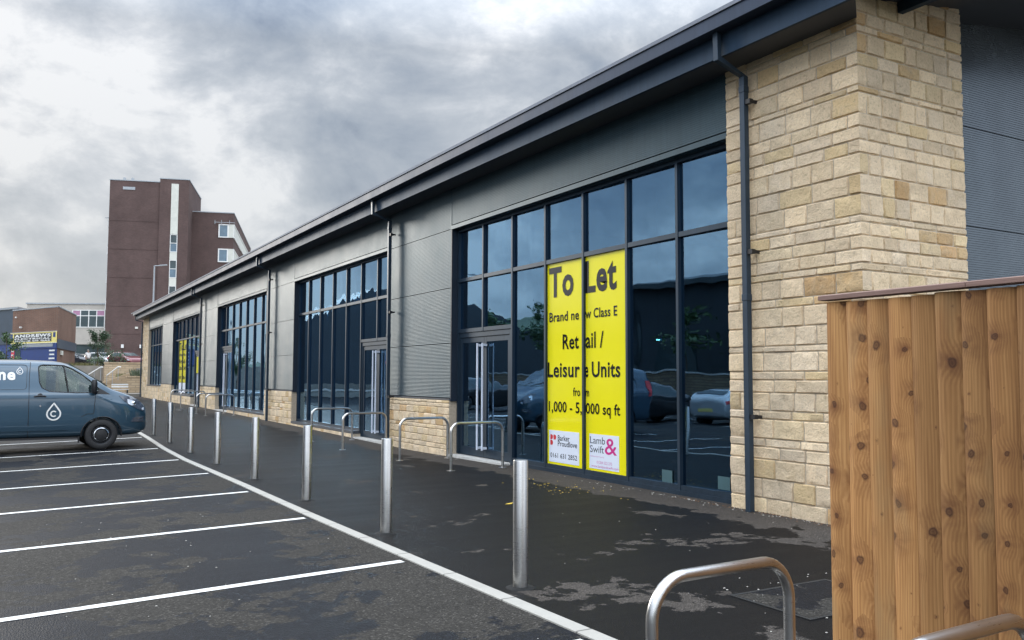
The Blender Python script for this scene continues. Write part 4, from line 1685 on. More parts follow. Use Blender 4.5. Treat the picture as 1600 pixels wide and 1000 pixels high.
def drop_logo(cx, cz, h, name):
    sc = h / 1.0
    pts = []
    for k in range(37):
        a = math.pi * (-.75 + 0) + 0
    R0 = .36 * sc
    c0 = cz - h / 2 + R0
    tip = cz + h / 2
    th = math.acos(R0 / (tip - c0))
    pts = [(cx, tip)]
    for k in range(33):
        a = math.pi / 2 - th - (2 * math.pi - 2 * th) * k / 32
        pts.append((cx + R0 * math.cos(a), c0 + R0 * math.sin(a)))
    q = []
    dense = []
    for i in range(len(pts)):
        a, b = Vector(pts[i]), Vector(pts[(i + 1) % len(pts)])
        k_ = max(1, int((b - a).length / .03))
        for k in range(k_):
            dense.append(tuple(a + (b - a) * k / k_))
    mb = MB()
    hw = .042 * sc
    n = len(dense)
    C0 = Vector((cx, c0))
    vv = []
    for i in range(n):
        a, b = Vector(dense[i - 1]), Vector(dense[(i + 1) % n])
        t = (b - a).normalized()
        nm = Vector((t.y, -t.x))
        for s_ in (-1, 1):
            p = Vector(dense[i]) + nm * hw * s_
            vv.append((p.x, -(vb.side(p.x, p.y) + .0055), p.y))
    mb.add(vv, [(2 * i, 2 * i + 1, (2 * i + 3) % (2 * n), (2 * i + 2) % (2 * n)) for i in range(n)])
    # the letter C inside
    r1, r0 = .19 * sc, .115 * sc
    vv = []
    m = 28
    for k in range(m + 1):
        a = R_(42 + 276 * k / m)
        for r in (r0, r1):
            vv.append((cx + r * math.cos(a), 0, c0 + r * math.sin(a)))
    vv = [(x, -(vb.side(x, z) + .0055), z) for x, _, z in vv]
    mb.add(vv, [(2 * i, 2 * i + 1, 2 * i + 3, 2 * i + 2) for i in range(m)])
    mb.build(name, 'white_paint', van)


drop_logo(-.96, .865, .36, 'drop_logo')
drop_logo(-1.62, 1.745, .155, 'drop_logo')
lt = MB()
text_fit(lt, 'ne', lambda a, b: (a, -(vb.side(a, b) + .0055), b), -2.02, -1.70, 1.555, .235, .035)
lt.build('lettering', 'white_paint', van)


def make_car(name, mat, label, cat, loc, rz, prof_kind='hatch', group=None):
    root = tag(empty(name, loc, rz), label, cat, group)
    LOCAL.add(root.name)
    if prof_kind == 'hatch':
        S = [-3.42, -3.38, -3.25, -2.9, -2.3, -1.4, -.95, -.2, .1, .5, .72, .8]
        T = [.85, 1.0, 1.18, 1.40, 1.48, 1.47, 1.38, 1.03, .97, .87, .76, .62]
        B = [.40, .33, .25, .22, .2, .2, .2, .2, .2, .22, .26, .36]
        Wd = [.78, .84, .87, .88, .89, .89, .89, .88, .87, .83, .76, .62]
        win = [(-3.0, 1.0), (-2.85, 1.30), (-2.3, 1.385), (-1.4, 1.375), (-1.02, 1.29), (-.42, 1.02)]
        wb, belt, r = -2.6, .95, .32
    else:
        S = [-3.72, -3.68, -3.5, -3.2, -2.4, -1.5, -.95, -.2, .1, .55, .78, .86]
        T = [.95, 1.12, 1.35, 1.60, 1.68, 1.66, 1.55, 1.13, 1.08, .98, .86, .70]
        B = [.45, .38, .28, .26, .25, .25, .25, .25, .25, .26, .3, .4]
        Wd = [.80, .87, .91, .92, .93, .93, .93, .92, .91, .87, .80, .66]
        win = [(-3.3, 1.14), (-3.1, 1.46), (-2.4, 1.57), (-1.5, 1.56), (-1.05, 1.46), (-.42, 1.14)]
        wb, belt, r = -2.75, 1.08, .36
    bd = Body(S, T, B, Wd, belt, wr=.20, fine=.12)
    bo = bd.mesh().build('body', mat, root, smooth=40)
    md = bo.modifiers.new('s', 'SUBSURF')
    md.levels = md.render_levels = 1
    cs_ = []
    for sx in (0, wb):
        for sd in (-1, 1):
            m_ = MB()
            n = 24
            vv = [(sx + (r + .05) * math.cos(2 * math.pi * k / n), sd * yy, r + (r + .05) * math.sin(2 * math.pi * k / n)) for yy in (.6, 1.1) for k in range(n)]
            m_.add(vv, [tuple(range(n))[::-1], tuple(range(n, 2 * n))] + [(k, (k + 1) % n, (k + 1) % n + n, k + n) for k in range(n)])
            cs_.append(m_.build('c', 'black_plastic', root))
    bool_cut(bo, cs_)
    for p in bo.data.polygons:
        p.use_smooth = True
    bo.data.set_sharp_from_angle(angle=R_(35))
    for sx in (0, wb):
        for sd in (-1, 1):
            make_wheel(root, sx, sd * (Wd[5] - .12), r, r, sd, van=False)
    for sd in (-1, 1):
        bd.patch(rounded(win, .03, 2), sd, .005, 3).build('side_window', 'window_dark', root, smooth=60)
        q = win[-1][0]
        MB().box(q - .02, q + .12, sd * .88, sd * 1.02, belt + .04, belt + .16).build('mirror', mat, root, bevel=.02)
        xb = S[0] + .05
        bd.patch([(S[0] + .06, belt - .02), (S[0] + .40, belt - .0), (S[0] + .36, belt - .14), (S[0] + .06, belt - .16)], sd, .006, 2).build('tail_lamp', 'sign_red', root)
        bd.patch([(.38, .74), (.66, .70), (.70, .60), (.46, .62)], sd, .006, 2).build('headlamp', 'lamp_clear', root)
    h = max(T)
    # front and rear screens
    def scr(qa, qb, nm):
        za, zb_ = interp(qa, S, T), interp(qb, S, T)
        wa, wb_ = .56, .70
        if nm == 'rear_window':
            wa, wb_ = .60, .55
        MB().add([(qa, -wa, za + .012), (qa, wa, za + .012), (qb, wb_, zb_ + .016), (qb, -wb_, zb_ + .016), (qa, 0, za + .028), (qb, 0, zb_ + .028)], [(0, 4, 5, 3), (4, 1, 2, 5)]).build(nm, 'window_dark', root)
    scr(S[6] + .03, S[7] - .06, 'windscreen')
    scr(S[3] - .04, S[2] + .03, 'rear_window')
    MB().box(S[0] - .012, S[0] + .1, -.26, .26, .50, .61).build('number_plate', 'sign_yellow', root)
    return root


# cars across the aisle, seen mirrored in the shop glass
ac = 'cars parked across the aisle'
make_car('parked_car', 'car_black', 'black hatchback with silver wheels, mirrored in the glass right of the yellow boards', 'car', (-9.3, 27.6, gz(-9.3, 27.6)), R_(178), 'suv', ac)
make_car('parked_car', 'car_white', 'white hatchback mirrored in the near glass, beyond the black car', 'car', (-11.6, 24.6, gz(-11.6, 24.6)), R_(178), 'hatch', ac)
make_car('parked_car', 'car_grey', 'grey car mirrored in the pane beside the stone pier', 'car', (-9.2, 22.2, gz(-9.2, 22)), R_(2), 'hatch', ac)
make_car('parked_car', 'car_black', 'dark car mirrored in the second shopfront', 'car', (-5.6, 38.5, gz(-5.6, 38)), R_(176), 'suv', ac)
make_car('parked_car', 'car_grey', 'blue grey car mirrored behind the black one', 'car', (-9.8, 30.4, gz(-9.8, 30)), R_(178), 'hatch', ac)

# ------------------------------------------------------------------ the rise beyond the car park
PL = 2.45
MB().prism([(4.2, 80), (60, 76), (140, 300), (-60, 300), (-60, 84)], -1, PL).build('upper_ground', 'paving_pale', kind='structure')
MB().prism([(-60, 66.2), (9.5, 66.2), (30, 66.2), (60, 75.5), (4, 79.7), (-60, 83.7)], -1, .35).build('lower_ground', 'paving_pale', kind='structure')


def wall(name, label, a, b, z0, z1, th=.4, cap=True, mat='terrace_stone'):
    a, b = Vector(a), Vector(b)
    d = (b - a).normalized()
    n = Vector((-d.y, d.x)) * th
    w = tag(empty(name, (a.x, a.y, z0)), label, 'wall')
    MB().prism([a, b, b + n, a + n], z0 - .3, z1).build('masonry', mat, w)
    if cap:
        e = n.normalized() * .05
        MB().prism([a - e - d * .05, b - e + d * .05, b + n + e + d * .05, a + n + e - d * .05], z1 + .001, z1 + .10).build('coping', 'pale_sill' if mat != 'terrace_stone' else 'terrace_stone', w)
    return w


wall('retaining_wall', 'low buff stone retaining wall left of the far corner of the retail building', (7.35, 69.6), (16, 68.2), .2, 1.50)
wall('retaining_wall', 'buff stone wall across the top of the steps, under the parked red car', (6.5, 77.4), (22, 75.4), .4, 2.62)
wall('retaining_wall', 'short stone wall end beside the steps with white handrails', (5.6, 72.2), (8.2, 71.7), .2, 1.05)
wall('retaining_wall', 'long low stone wall behind the van roof, under the tall grasses', (-4, 81.6), (6.4, 80.0), .3, 1.75)
stp = tag(empty('stone_steps', (5.6, 72.6, .3)), 'pale stone steps rising between the terrace walls beyond the van', 'steps')
sm = MB()
for k in range(12):
    sm.box(5.2 + k * .36, 9.6, 73.3, 76.6, .30 + k * .175 + .002, .475 + k * .175)
sm.build('treads', 'paving_pale', stp)
MB().prism([(5.1, 73.0), (8.3, 73.0), (8.3, 73.28), (5.1, 73.28)], .2, [.75, 2.0, 2.0, .75]).build('side_wall', 'terrace_stone', stp)
for (qa, qb, qc, d), lab in (((137, 586), (157.5, 573.5), (161, 574), 65.2), 'left white handrail climbing the stone steps'), (((167, 586.5), (185, 573), (189, 573.5), 65.0), 'right white handrail climbing the stone steps'):
    a, b, c = at(*qa, d), at(*qb, d), at(*qc, d)
    hr = tag(empty('handrail', (a.x, a.y, a.z - .9)), lab, 'handrail', 'handrails of the far steps')
    MB().tube([a, b, c], .04, 8).build('rail', 'white_paint', hr, smooth=60)
    hm = MB()
    for q in (a, (a + b) / 2, b):
        hm.tube([(q.x, q.y, q.z - 1.0), q], .022, 6)
    hm.build('uprights', 'pole_grey', hr)
bn = tag(empty('bench', (7.3, 67.6, .2)), 'pale slatted bench seen just above the van bonnet', 'bench')
bm2 = MB()
for k in range(3):
    bm2.box(6.2, 7.3, 67.4 + k * .13, 67.5 + k * .13, .62, .66)
for k in range(2):
    bm2.box(6.2, 7.3, 67.82, 67.86, .78 + k * .16, .88 + k * .16)
bm2.build('slats', 'white_paint', bn)
bm2 = MB()
for x in (6.25, 7.2):
    bm2.box(x, x + .06, 67.42, 67.84, .18, .62)
bm2.build('legs', 'iron', bn)


def tuft(name, region, n, h, mat, label, seed, z0, wdt=.035, kind='stuff'):
    r = random.Random(seed)
    mb = MB()
    for _ in range(n):
        x, y = r.uniform(region[0], region[1]), r.uniform(region[2], region[3])
        a = r.uniform(0, math.pi)
        hh = h * r.uniform(.45, 1.15)
        l = Vector((r.uniform(-.35, .35) * hh, r.uniform(-.35, .35) * hh, hh))
        w = Vector((math.cos(a), math.sin(a), 0)) * wdt * r.uniform(.6, 1.6)
        p = Vector((x, y, z0))
        mb.add([p - w, p + w, p + l * .6 + w * .9, p + l, p + l * .6 - w * .9], [(0, 1, 2, 3, 4)])
    o = mb.build(name, mat)
    if kind == 'stuff':
        o['kind'] = 'stuff'
        o['label'] = label
    return o


MB().prism([(7.6, 70), (17, 68.8), (17, 75.2), (7.9, 76.4)], .2, 1.35).build('planting_bed', 'sandy_earth', kind='structure')
MB().prism([(-4, 82), (6.6, 80.4), (6.6, 83.5), (-4, 83.5)], .2, 1.9).build('planting_bed', 'sandy_earth', kind='structure')
MB().prism([(6.6, 78), (20, 76), (20, 79), (6.6, 80)], .2, 2.46).build('planting_bed', 'sandy_earth', kind='structure')
tuft('lavender_bed', (8.0, 16, 70.2, 73.5), 2600, .75, 'lavender_green', 'grey green lavender and grasses in the raised bed', 3, 1.35)
tuft('ground_cover', (7.2, 12, 73.5, 76.0), 900, .45, 'dry_grass', 'dry yellowish grass below the upper wall', 4, 1.35)
tuft('grasses', (1.5, 6.4, 80.8, 83.3), 1800, .85, 'dry_grass', 'tall dry grasses beside the walking person', 5, 1.85)


def shrub(x, y, z, rx, rz_, n, seed, label, name='shrub', mat='leaf_green'):
    r = random.Random(seed)
    root = tag(empty(name, (x, y, z)), label, 'shrub', 'shrubs beyond the van')
    mb = MB()
    cl = [(r.uniform(-.6, .6) * rx, r.uniform(-.6, .6) * rx, r.uniform(.25, .85) * rz_, r.uniform(.25, .45) * rx) for _ in range(12)]
    for _ in range(n):
        c = r.choice(cl)
        d = Vector((r.gauss(0, 1), r.gauss(0, 1), r.gauss(0, 1))).normalized() * c[3] * r.uniform(.5, 1.1)
        p = Vector((x + c[0], y + c[1], z + c[2])) + d
        u = Vector((r.gauss(0, 1), r.gauss(0, 1), r.gauss(0, 1))).normalized() * r.uniform(.04, .09)
        v = u.cross(Vector((r.gauss(0, 1), r.gauss(0, 1), r.gauss(0, 1)))).normalized() * .05
        mb.add([p - u, p - v * .6, p + u, p + v * .6], [(0, 1, 2, 3)])
    mb.build('foliage', mat, root)
    st = MB()
    for c in cl[:6]:
        st.tube([(x, y, z - .1), (x + c[0], y + c[1], z + c[2])], .02, 5)
    st.build('stem', 'bark', root)


shrub(7.7, 81, 2.4, 1.1, 1.5, 700, 1, 'green bushy shrub in front of the parked red car', mat='leaf_dark')
shrub(6.2, 81.5, 2.3, .9, 1.1, 500, 2, 'lower olive shrub beside the young tree')
shrub(11.3, 78.4, 2.4, .6, .7, 300, 3, 'small light shrub against the brick tower base')


def tree(name, x, y, z, h, rx, label, seed, nl=2600, leaf=.11, lean=(0, 0), mat='leaf_green', trunk=.08, group='small trees'):
    r = random.Random(seed)
    root = tag(empty(name, (x, y, z)), label, 'tree', group)
    tr = MB()
    top = Vector((x + lean[0], y + lean[1], z + h * .88))
    base = Vector((x, y, z - .2))
    pts = [base.lerp(top, k / 6) + Vector((r.uniform(-.05, .05), r.uniform(-.05, .05), 0)) * (k > 0) for k in range(7)]
    tr.tube(pts, trunk, 8, r2=.015)
    tips = []
    for k in range(16):
        t = r.uniform(.28, .95)
        p = base.lerp(top, t)
        a = r.uniform(0, 2 * math.pi)
        reach = rx * math.sin(math.pi * min(1, (1.12 - t) * .95)) * r.uniform(.55, 1.05)
        q = p + Vector((math.cos(a) * reach, math.sin(a) * reach, h * .12 * r.uniform(.4, 1.5)))
        mid = (p + q) / 2 + Vector((0, 0, -.05 * reach))
        tr.tube([p, mid, q], trunk * .35 * (1.2 - t), 5, r2=.006)
        tips += [(q, reach * .42), (mid, reach * .36), ((mid + q) / 2, reach * .36)]
    tips.append((top, rx * .3))
    tr.build('trunk', 'bark', root, smooth=60)
    cr = MB()
    for _ in range(nl):
        c, rr = r.choice(tips)
        d = Vector((r.gauss(0, .5), r.gauss(0, .5), r.gauss(0, .4))) * max(.15, rr)
        p = c + d
        u = Vector((r.gauss(0, 1), r.gauss(0, 1), r.gauss(0, .6))).normalized() * leaf * r.uniform(.6, 1.3)
        v = u.cross(Vector((r.gauss(0, 1), r.gauss(0, 1), r.gauss(0, 1)))).normalized() * leaf * .5
        cr.add([p - u, p - v, p + u, p + v], [(0, 1, 2, 3)])
    cr.build('crown', mat, root)


tree('young_tree', 6.75, 87.0, 2.3, 3.7, 1.05, 'young green tree in front of the beige building', 3, 2600, .075, mat='leaf_dark')
tree('young_tree', -.4, 74.5, .4, 4.6, 1.15, 'leafy tree at the left edge before the shop fronts', 8, 2600, .085, mat='leaf_green')

# --- street lamp behind the roof
lp = tag(empty('street_lamp', (11.3, 86, 2.4)), 'tall grey street lamp with a short arm before the brick tower', 'street lamp')
p0 = at(241.5, 415, 80)
MB().tube([(p0.x - .03, p0.y, 2.4), (p0.x, p0.y, p0.z)], .10, 10, r2=.065).build('post', 'pole_grey', lp, smooth=60)
MB().tube([(p0.x, p0.y, p0.z - .03), (p0.x + .45, p0.y - .25, p0.z)], .04, 8).build('arm', 'pole_grey', lp, smooth=60)
MB().obox((p0.x + .35, p0.y - .32, p0.z - .05), (.62, -.33, .06), (.09, .16, 0), (0, 0, .10)).build('lamp_head', 'pole_grey', lp, bevel=.02)


# --- brick tower (local frame: u to the right, v away)
tw = empty('office_tower', (9.63, 115.3, 0), R_(-16.9))
LOCAL.add(tw.name)
tag(tw, 'tall dark brown brick office tower with a cream vertical window strip and a lower wing', 'tower block')
G0 = 2.2
MB().box(0, 5.8, 0, 14, G0, 25.6).build('wall', 'tower_brick', tw)
MB().box(5.8, 9.2, -.25, 11.7, G0, 26.0).build('stair_block', 'tower_brick', tw)
MB().box(9.2, 14.3, 3.4, 36, G0, 22.7).build('wing', 'tower_brick', tw)
cm = MB()
cm.box(-.06, 5.79, -.06, 14.06, 25.602, 25.72)
cm.build('coping', 'pole_grey', tw)
MB().box(5.74, 9.26, -.31, 11.76, 26.002, 26.12).build('coping', 'pole_grey', tw)
MB().box(9.21, 14.36, 3.34, 36.06, 22.702, 22.82).build('coping', 'pole_grey', tw)
# movement joints as thin projecting bands
for z in (20.6, 17.1, 13.6, 10.1, 6.7):
    MB().box(.02, 5.78, -.03, .0, z, z + .05).build('band', 'tower_brick', tw)
MB().box(7.15, 8.0, -.33, -.252, 19.15, 25.45).build('infill_panel', 'cream_panel', tw)
for k, z in enumerate((16.9, 13.7, 10.5, 7.3, 4.1)):
    w = MB()
    w.box(7.15, 7.22, -.36, -.252, z, z + 2.2)
    w.box(7.93, 8.0, -.36, -.252, z, z + 2.2)
    for q in (z, z + 1.08, z + 2.13):
        w.box(7.225, 7.925, -.36, -.252, q, q + .07)
    wo = w.build('window', 'white_paint', tw)
    MB().box(7.225, 7.925, -.30, -.252, z + .075, z + 1.07).build('pane', 'window_blue', wo)
    MB().box(7.225, 7.925, -.30, -.252, z + 1.155, z + 2.125).build('pane', 'window_dark', wo)
    if k < 4:
        MB().box(7.15, 8.0, -.33, -.252, z - .985, z - .005).build('infill_panel', 'cream_panel', tw)
for z in (19.5, 16.3, 13.1, 9.9):
    w = MB()
    for a, b in ((12.45, 12.6), (13.55, 13.7)):
        w.box(a, b, 3.30, 3.398, z, z + 1.75)
    w.box(12.605, 13.545, 3.30, 3.398, z, z + .14)
    w.box(12.605, 13.545, 3.30, 3.398, z + 1.61, z + 1.75)
    wo = w.build('window', 'white_paint', tw)
    MB().box(12.605, 13.545, 3.35, 3.398, z + .145, z + 1.605).build('pane', 'window_blue', wo)
    MB().box(13.705, 14.33, 3.30, 3.398, z, z + 1.75).build('infill_panel', 'cream_panel', tw)
    sb = MB()
    sb.box(14.302, 14.42, 3.30, 34, z, z + .12)
    sb.box(14.302, 14.42, 3.30, 34, z + 1.63, z + 1.75)
    for q in range(16):
        sb.box(14.302, 14.40, 3.31 + q * 1.95, 3.45 + q * 1.95, z + .122, z + 1.628)
    so = sb.build('ribbon_window', 'white_paint', tw)
    MB().box(14.302, 14.36, 3.32, 34, z + .125, z + 1.625).build('pane', 'cream_panel', so)
# window boxes on the left flank
for z in (20.0, 16.6, 13.1, 9.8, 6.2, 3.2):
    w = MB()
    w.box(-.35, .0, 1.2, 1.3, z, z + 1.15)
    w.box(-.35, .0, 2.6, 2.7, z, z + 1.15)
    w.box(-.38, .0, 1.15, 2.75, z + 1.152, z + 1.25)
    w.box(-.38, .0, 1.15, 2.75, z - .10, z - .002)
    wo = w.build('window', 'white_paint', tw)
    MB().box(-.33, .0, 1.302, 2.598, z, z + 1.15).build('pane', 'window_dark', wo)
MB().box(-.5, .1, .3, .36, 20.9, 20.98).build('bracket', 'pole_grey', tw)
MB().box(1.5, 2.9, -.06, -.002, 24.5, 24.85).build('vent', 'pole_grey', tw)
for x in (1.15, 2.1):
    MB().tube([(x, 2.5, 25.7), (x, 2.5, 26.55)], .05, 6).box(x - .16, x + .16, 2.4, 2.6, 26.2, 26.5).build('aerial', 'pole_grey', tw)
for x, z in ((1.9, 5.0), (4.0, 5.0)):
    MB().box(x, x + .28, -.25, -.002, z, z + .42).build('wall_lamp', 'white_paint', tw)
MB().box(3.4, 3.72, -.14, -.002, 7.35, 7.6).build('alarm_box', 'cream_panel', tw)
MB().box(6.1, 6.45, -.30, -.252, 10.0, 10.3).build('vent', 'pole_grey', tw)
for x in (12.0, 12.8, 13.8):
    MB().tube([(x, 3.2, 21.2), (x, 3.2, 21.75)], .04, 6).build('aerial', 'pole_grey', tw)
MB().tube([(11.9, 3.2, 21.45), (14.5, 3.2, 21.45)], .035, 6).build('aerial', 'pole_grey', tw)

# --- beige building left of the tower
cb = empty('office_building', (1.34, 121.0, -.186), math.atan2(104.5 - 108.4, 8.75 - 1.2))
cb.scale = (1.116, 1.116, 1.116)
LOCAL.add(cb.name)
tag(cb, 'flat roofed beige office building with a strip of pink topped windows, left of the tower', 'building')
MB().box(0, 8.5, 0, 12, 2.0, 4.0).box(0, 8.5, .3, 12, 4.002, 5.05).box(0, 8.5, 0, 12, 5.052, 9.45).build('wall', 'beige_render', cb)
MB().box(-.1, 8.6, -.1, 12.1, 9.452, 9.60).build('parapet', 'pole_grey', cb)
w = MB()
for x in (4.9, 5.75, 6.65, 7.5, 8.35):
    w.box(x, x + .09, -.06, -.002, 6.95, 8.75)
for z in (6.90, 8.15, 8.76):
    w.box(4.9, 8.44, -.065, -.004, z, z + .08)
wo = w.build('ribbon_window', 'white_paint', cb)
for k, x in enumerate((4.99, 5.84, 6.74, 7.59)):
    MB().box(x, x + .76, -.04, -.003, 6.98, 8.15).build('pane', 'window_dark', wo)
    MB().box(x, x + .76, -.04, -.003, 8.23, 8.76).build('pane', 'pink_film' if k in (0, 3) else 'window_dark', wo)
MB().box(4.6, 8.5, .25, .298, 4.0, 5.05).build('shadow_gap_glazing', 'window_dark', cb)
MB().box(5.0, 8.4, -.04, -.003, 3.1, 3.5).build('shopfront', 'window_dark', cb)

# --- electrical shop
A, B, C_ = at(20, 500, 74), at(91, 500, 70), at(119, 500, 80)
D_ = Vector((A.x + (C_.x - B.x), A.y + (C_.y - B.y), 0))
es = tag(empty('shop_building', (B.x, B.y, .4)), 'small brown brick shop with a yellow framed electrical shop sign over blue windows', 'shop')
zf = at(25, 486, 74).z
zb_ = at(93, 479.5, 70).z
zc_ = at(119, 493, 80).z
MB().prism([A, B, C_, D_], .3, [zf, zb_, zc_, zc_]).build('wall', 'shop_brick', es)
ux = (B - A)
ux.z = 0
ux.normalize()
nx_ = Vector((ux.y, -ux.x, 0))
L = (Vector((B.x, B.y, 0)) - Vector((A.x, A.y, 0))).length


def shop_box(u0, u1, z0, z1, d0, d1, mat, name, parent=es):
    o = Vector((A.x, A.y, 0)) + ux * u0 + nx_ * d0 + Vector((0, 0, z0))
    return MB().obox(o, ux * (u1 - u0), nx_ * (d1 - d0), (0, 0, z1 - z0)).build(name, mat, parent)


def shop_text(mb, t, u0, u1, z, h, d, bold=.03):
    def pl(a, b):
        q = Vector((A.x, A.y, 0)) + ux * a + nx_ * d
        return (q.x, q.y, b)
    text_fit(mb, t, pl, u0, u1, z, h, bold)


prp = MB()
a_, b_ = Vector((A.x, A.y, zf)), Vector((B.x, B.y, zb_))
prp.tube([a_ + Vector((0, 0, .04)), b_ + Vector((0, 0, .04)), Vector((C_.x, C_.y, zc_ + .04))], .07, 6)
prp.build('coping', 'pole_grey', es)
zs0, zs1 = at(55, 536.5, 72).z, at(55, 519.5, 72).z
sg = shop_box(.02, L - .02, zs0, zs1, .05, .14, 'sign_yellow', 'sign_board')
shop_box(.02, L - .02, zs0 - .03, zs0, .04, .17, 'white_paint', 'frame', sg)
shop_box(.02, L - .02, zs1, zs1 + .03, .04, .17, 'white_paint', 'frame', sg)
shop_box(.05, .40, zs0 + .3, zs1 - .08, .142, .15, 'navy', 'side_panel', sg)
shop_box(L - .42, L - .06, zs0 + .45, zs1 - .08, .142, .15, 'navy', 'side_panel', sg)
shop_box(.62, L - .66, zs0 + .12, zs1 - .10, .142, .155, 'sign_dark', 'name_panel', sg)
lt = MB()
H_ = zs1 - zs0
shop_text(lt, 'ANDREWS', .72, L - .76, zs0 + H_ * .58, H_ * .26, .158, .05)
shop_text(lt, 'ELECTRICAL', .74, L - .78, zs0 + H_ * .36, H_ * .14, .158, .04)
shop_text(lt, 'HOUSE OF GAS', .82, L - .86, zs0 + H_ * .16, H_ * .13, .158, .04)
lt.build('lettering', 'white_paint', sg)
shop_box(.0, L, zs0 - .45, zs0 - .04, .05, .12, 'navy', 'fascia_board')
shop_box(.45, L - .45, zs0 - .32, zs0 - .06, .122, .14, 'pole_grey', 'shutter_box')
shop_box(0, L, .3, zs0 - .46, .02, .06, 'navy', 'shopfront')
shop_box(.75, 1.62, .3, zs0 - .55, .062, .08, 'window_dark', 'entrance_door')
rp = shop_box(.12, .62, .3, zs0 - .48, .062, .09, 'sign_red', 'poster')
wp = shop_box(L - 1.12, L - .1, .3, zs0 - .48, .062, .08, 'navy', 'poster')
bars = MB()
for q in range(5):
    for u0, u1, k in ((.18, .56, 0), (L - 1.05 + .05 * (q % 2), L - .18 - .06 * (q % 2), 1)):
        o = Vector((A.x, A.y, 0)) + ux * u0 + nx_ * .092 + Vector((0, 0, zs0 - .70 - q * .32))
        bars.obox(o, ux * (u1 - u0), nx_ * .006, (0, 0, .12))
bars.build('lettering', 'white_paint', wp)
MB().obox(Vector((A.x, A.y, 0)) + ux * 1.42 + nx_ * .0 + Vector((0, 0, zs1 + .42)), ux * .17, nx_ * .16, (0, 0, .12)).build('wall_lamp', 'white_paint', es)
MB().obox(Vector((A.x, A.y, 0)) + ux * .55 + nx_ * .0 + Vector((0, 0, zs1 + 1.3)), ux * .14, nx_ * .1, (0, 0, .12)).build('alarm_box', 'white_paint', es)
# side fascia of the shop
sdv = Vector((C_.x - B.x, C_.y - B.y, 0))
sn = Vector((sdv.y, -sdv.x, 0)).normalized()
zq = at(100, 546, 73).z
MB().obox(Vector((B.x, B.y, zq)) + sn * .004, sdv, sn * .10, (0, 0, .75)).build('fascia_board', 'blue_cladding', es)
MB().obox(Vector((B.x, B.y, zq - .5)) + sn * .004 + sdv * .15, sdv * .1, sn * .10, (0, 0, .35)).build('meter_box', 'cream_panel', es)

# --- slate blue building at the left edge
E0, E1 = at(-60, 500, 82), at(27, 500, 75.5)
db = tag(empty('shop_building', (E1.x, E1.y, .4)), 'long slate grey clad shop block at the left edge beside the brick shop', 'shop')
ztl = at(0, 487, 79).z
MB().prism([E0, E1, E1 + Vector((3, 9, 0)), E0 + Vector((3, 9, 0))], 4.35, ztl).build('wall', 'blue_cladding', db)
MB().prism([E0 + Vector((0, .2, 0)), E1 + Vector((0, .2, 0)), E1 + Vector((3, 9, 0)), E0 + Vector((3, 9, 0))], .3, 4.349).build('shopfront', 'navy', db)
MB().prism([E0 - Vector((.1, .3, 0)), E1 - Vector((0, .2, 0)), E1 + Vector((3, 9, 0)), E0 + Vector((3, 9, 0))], ztl + .001, ztl + .18).build('roof', 'pole_grey', db)
lv = (E1 - E0).normalized()
ps = at(9, 530, 77.5)
MB().obox(Vector((ps.x, ps.y - .3, 4.45 - .0)), lv * .75, (0, .05, 0), (0, 0, .5)).build('sign_board', 'window_blue', db)


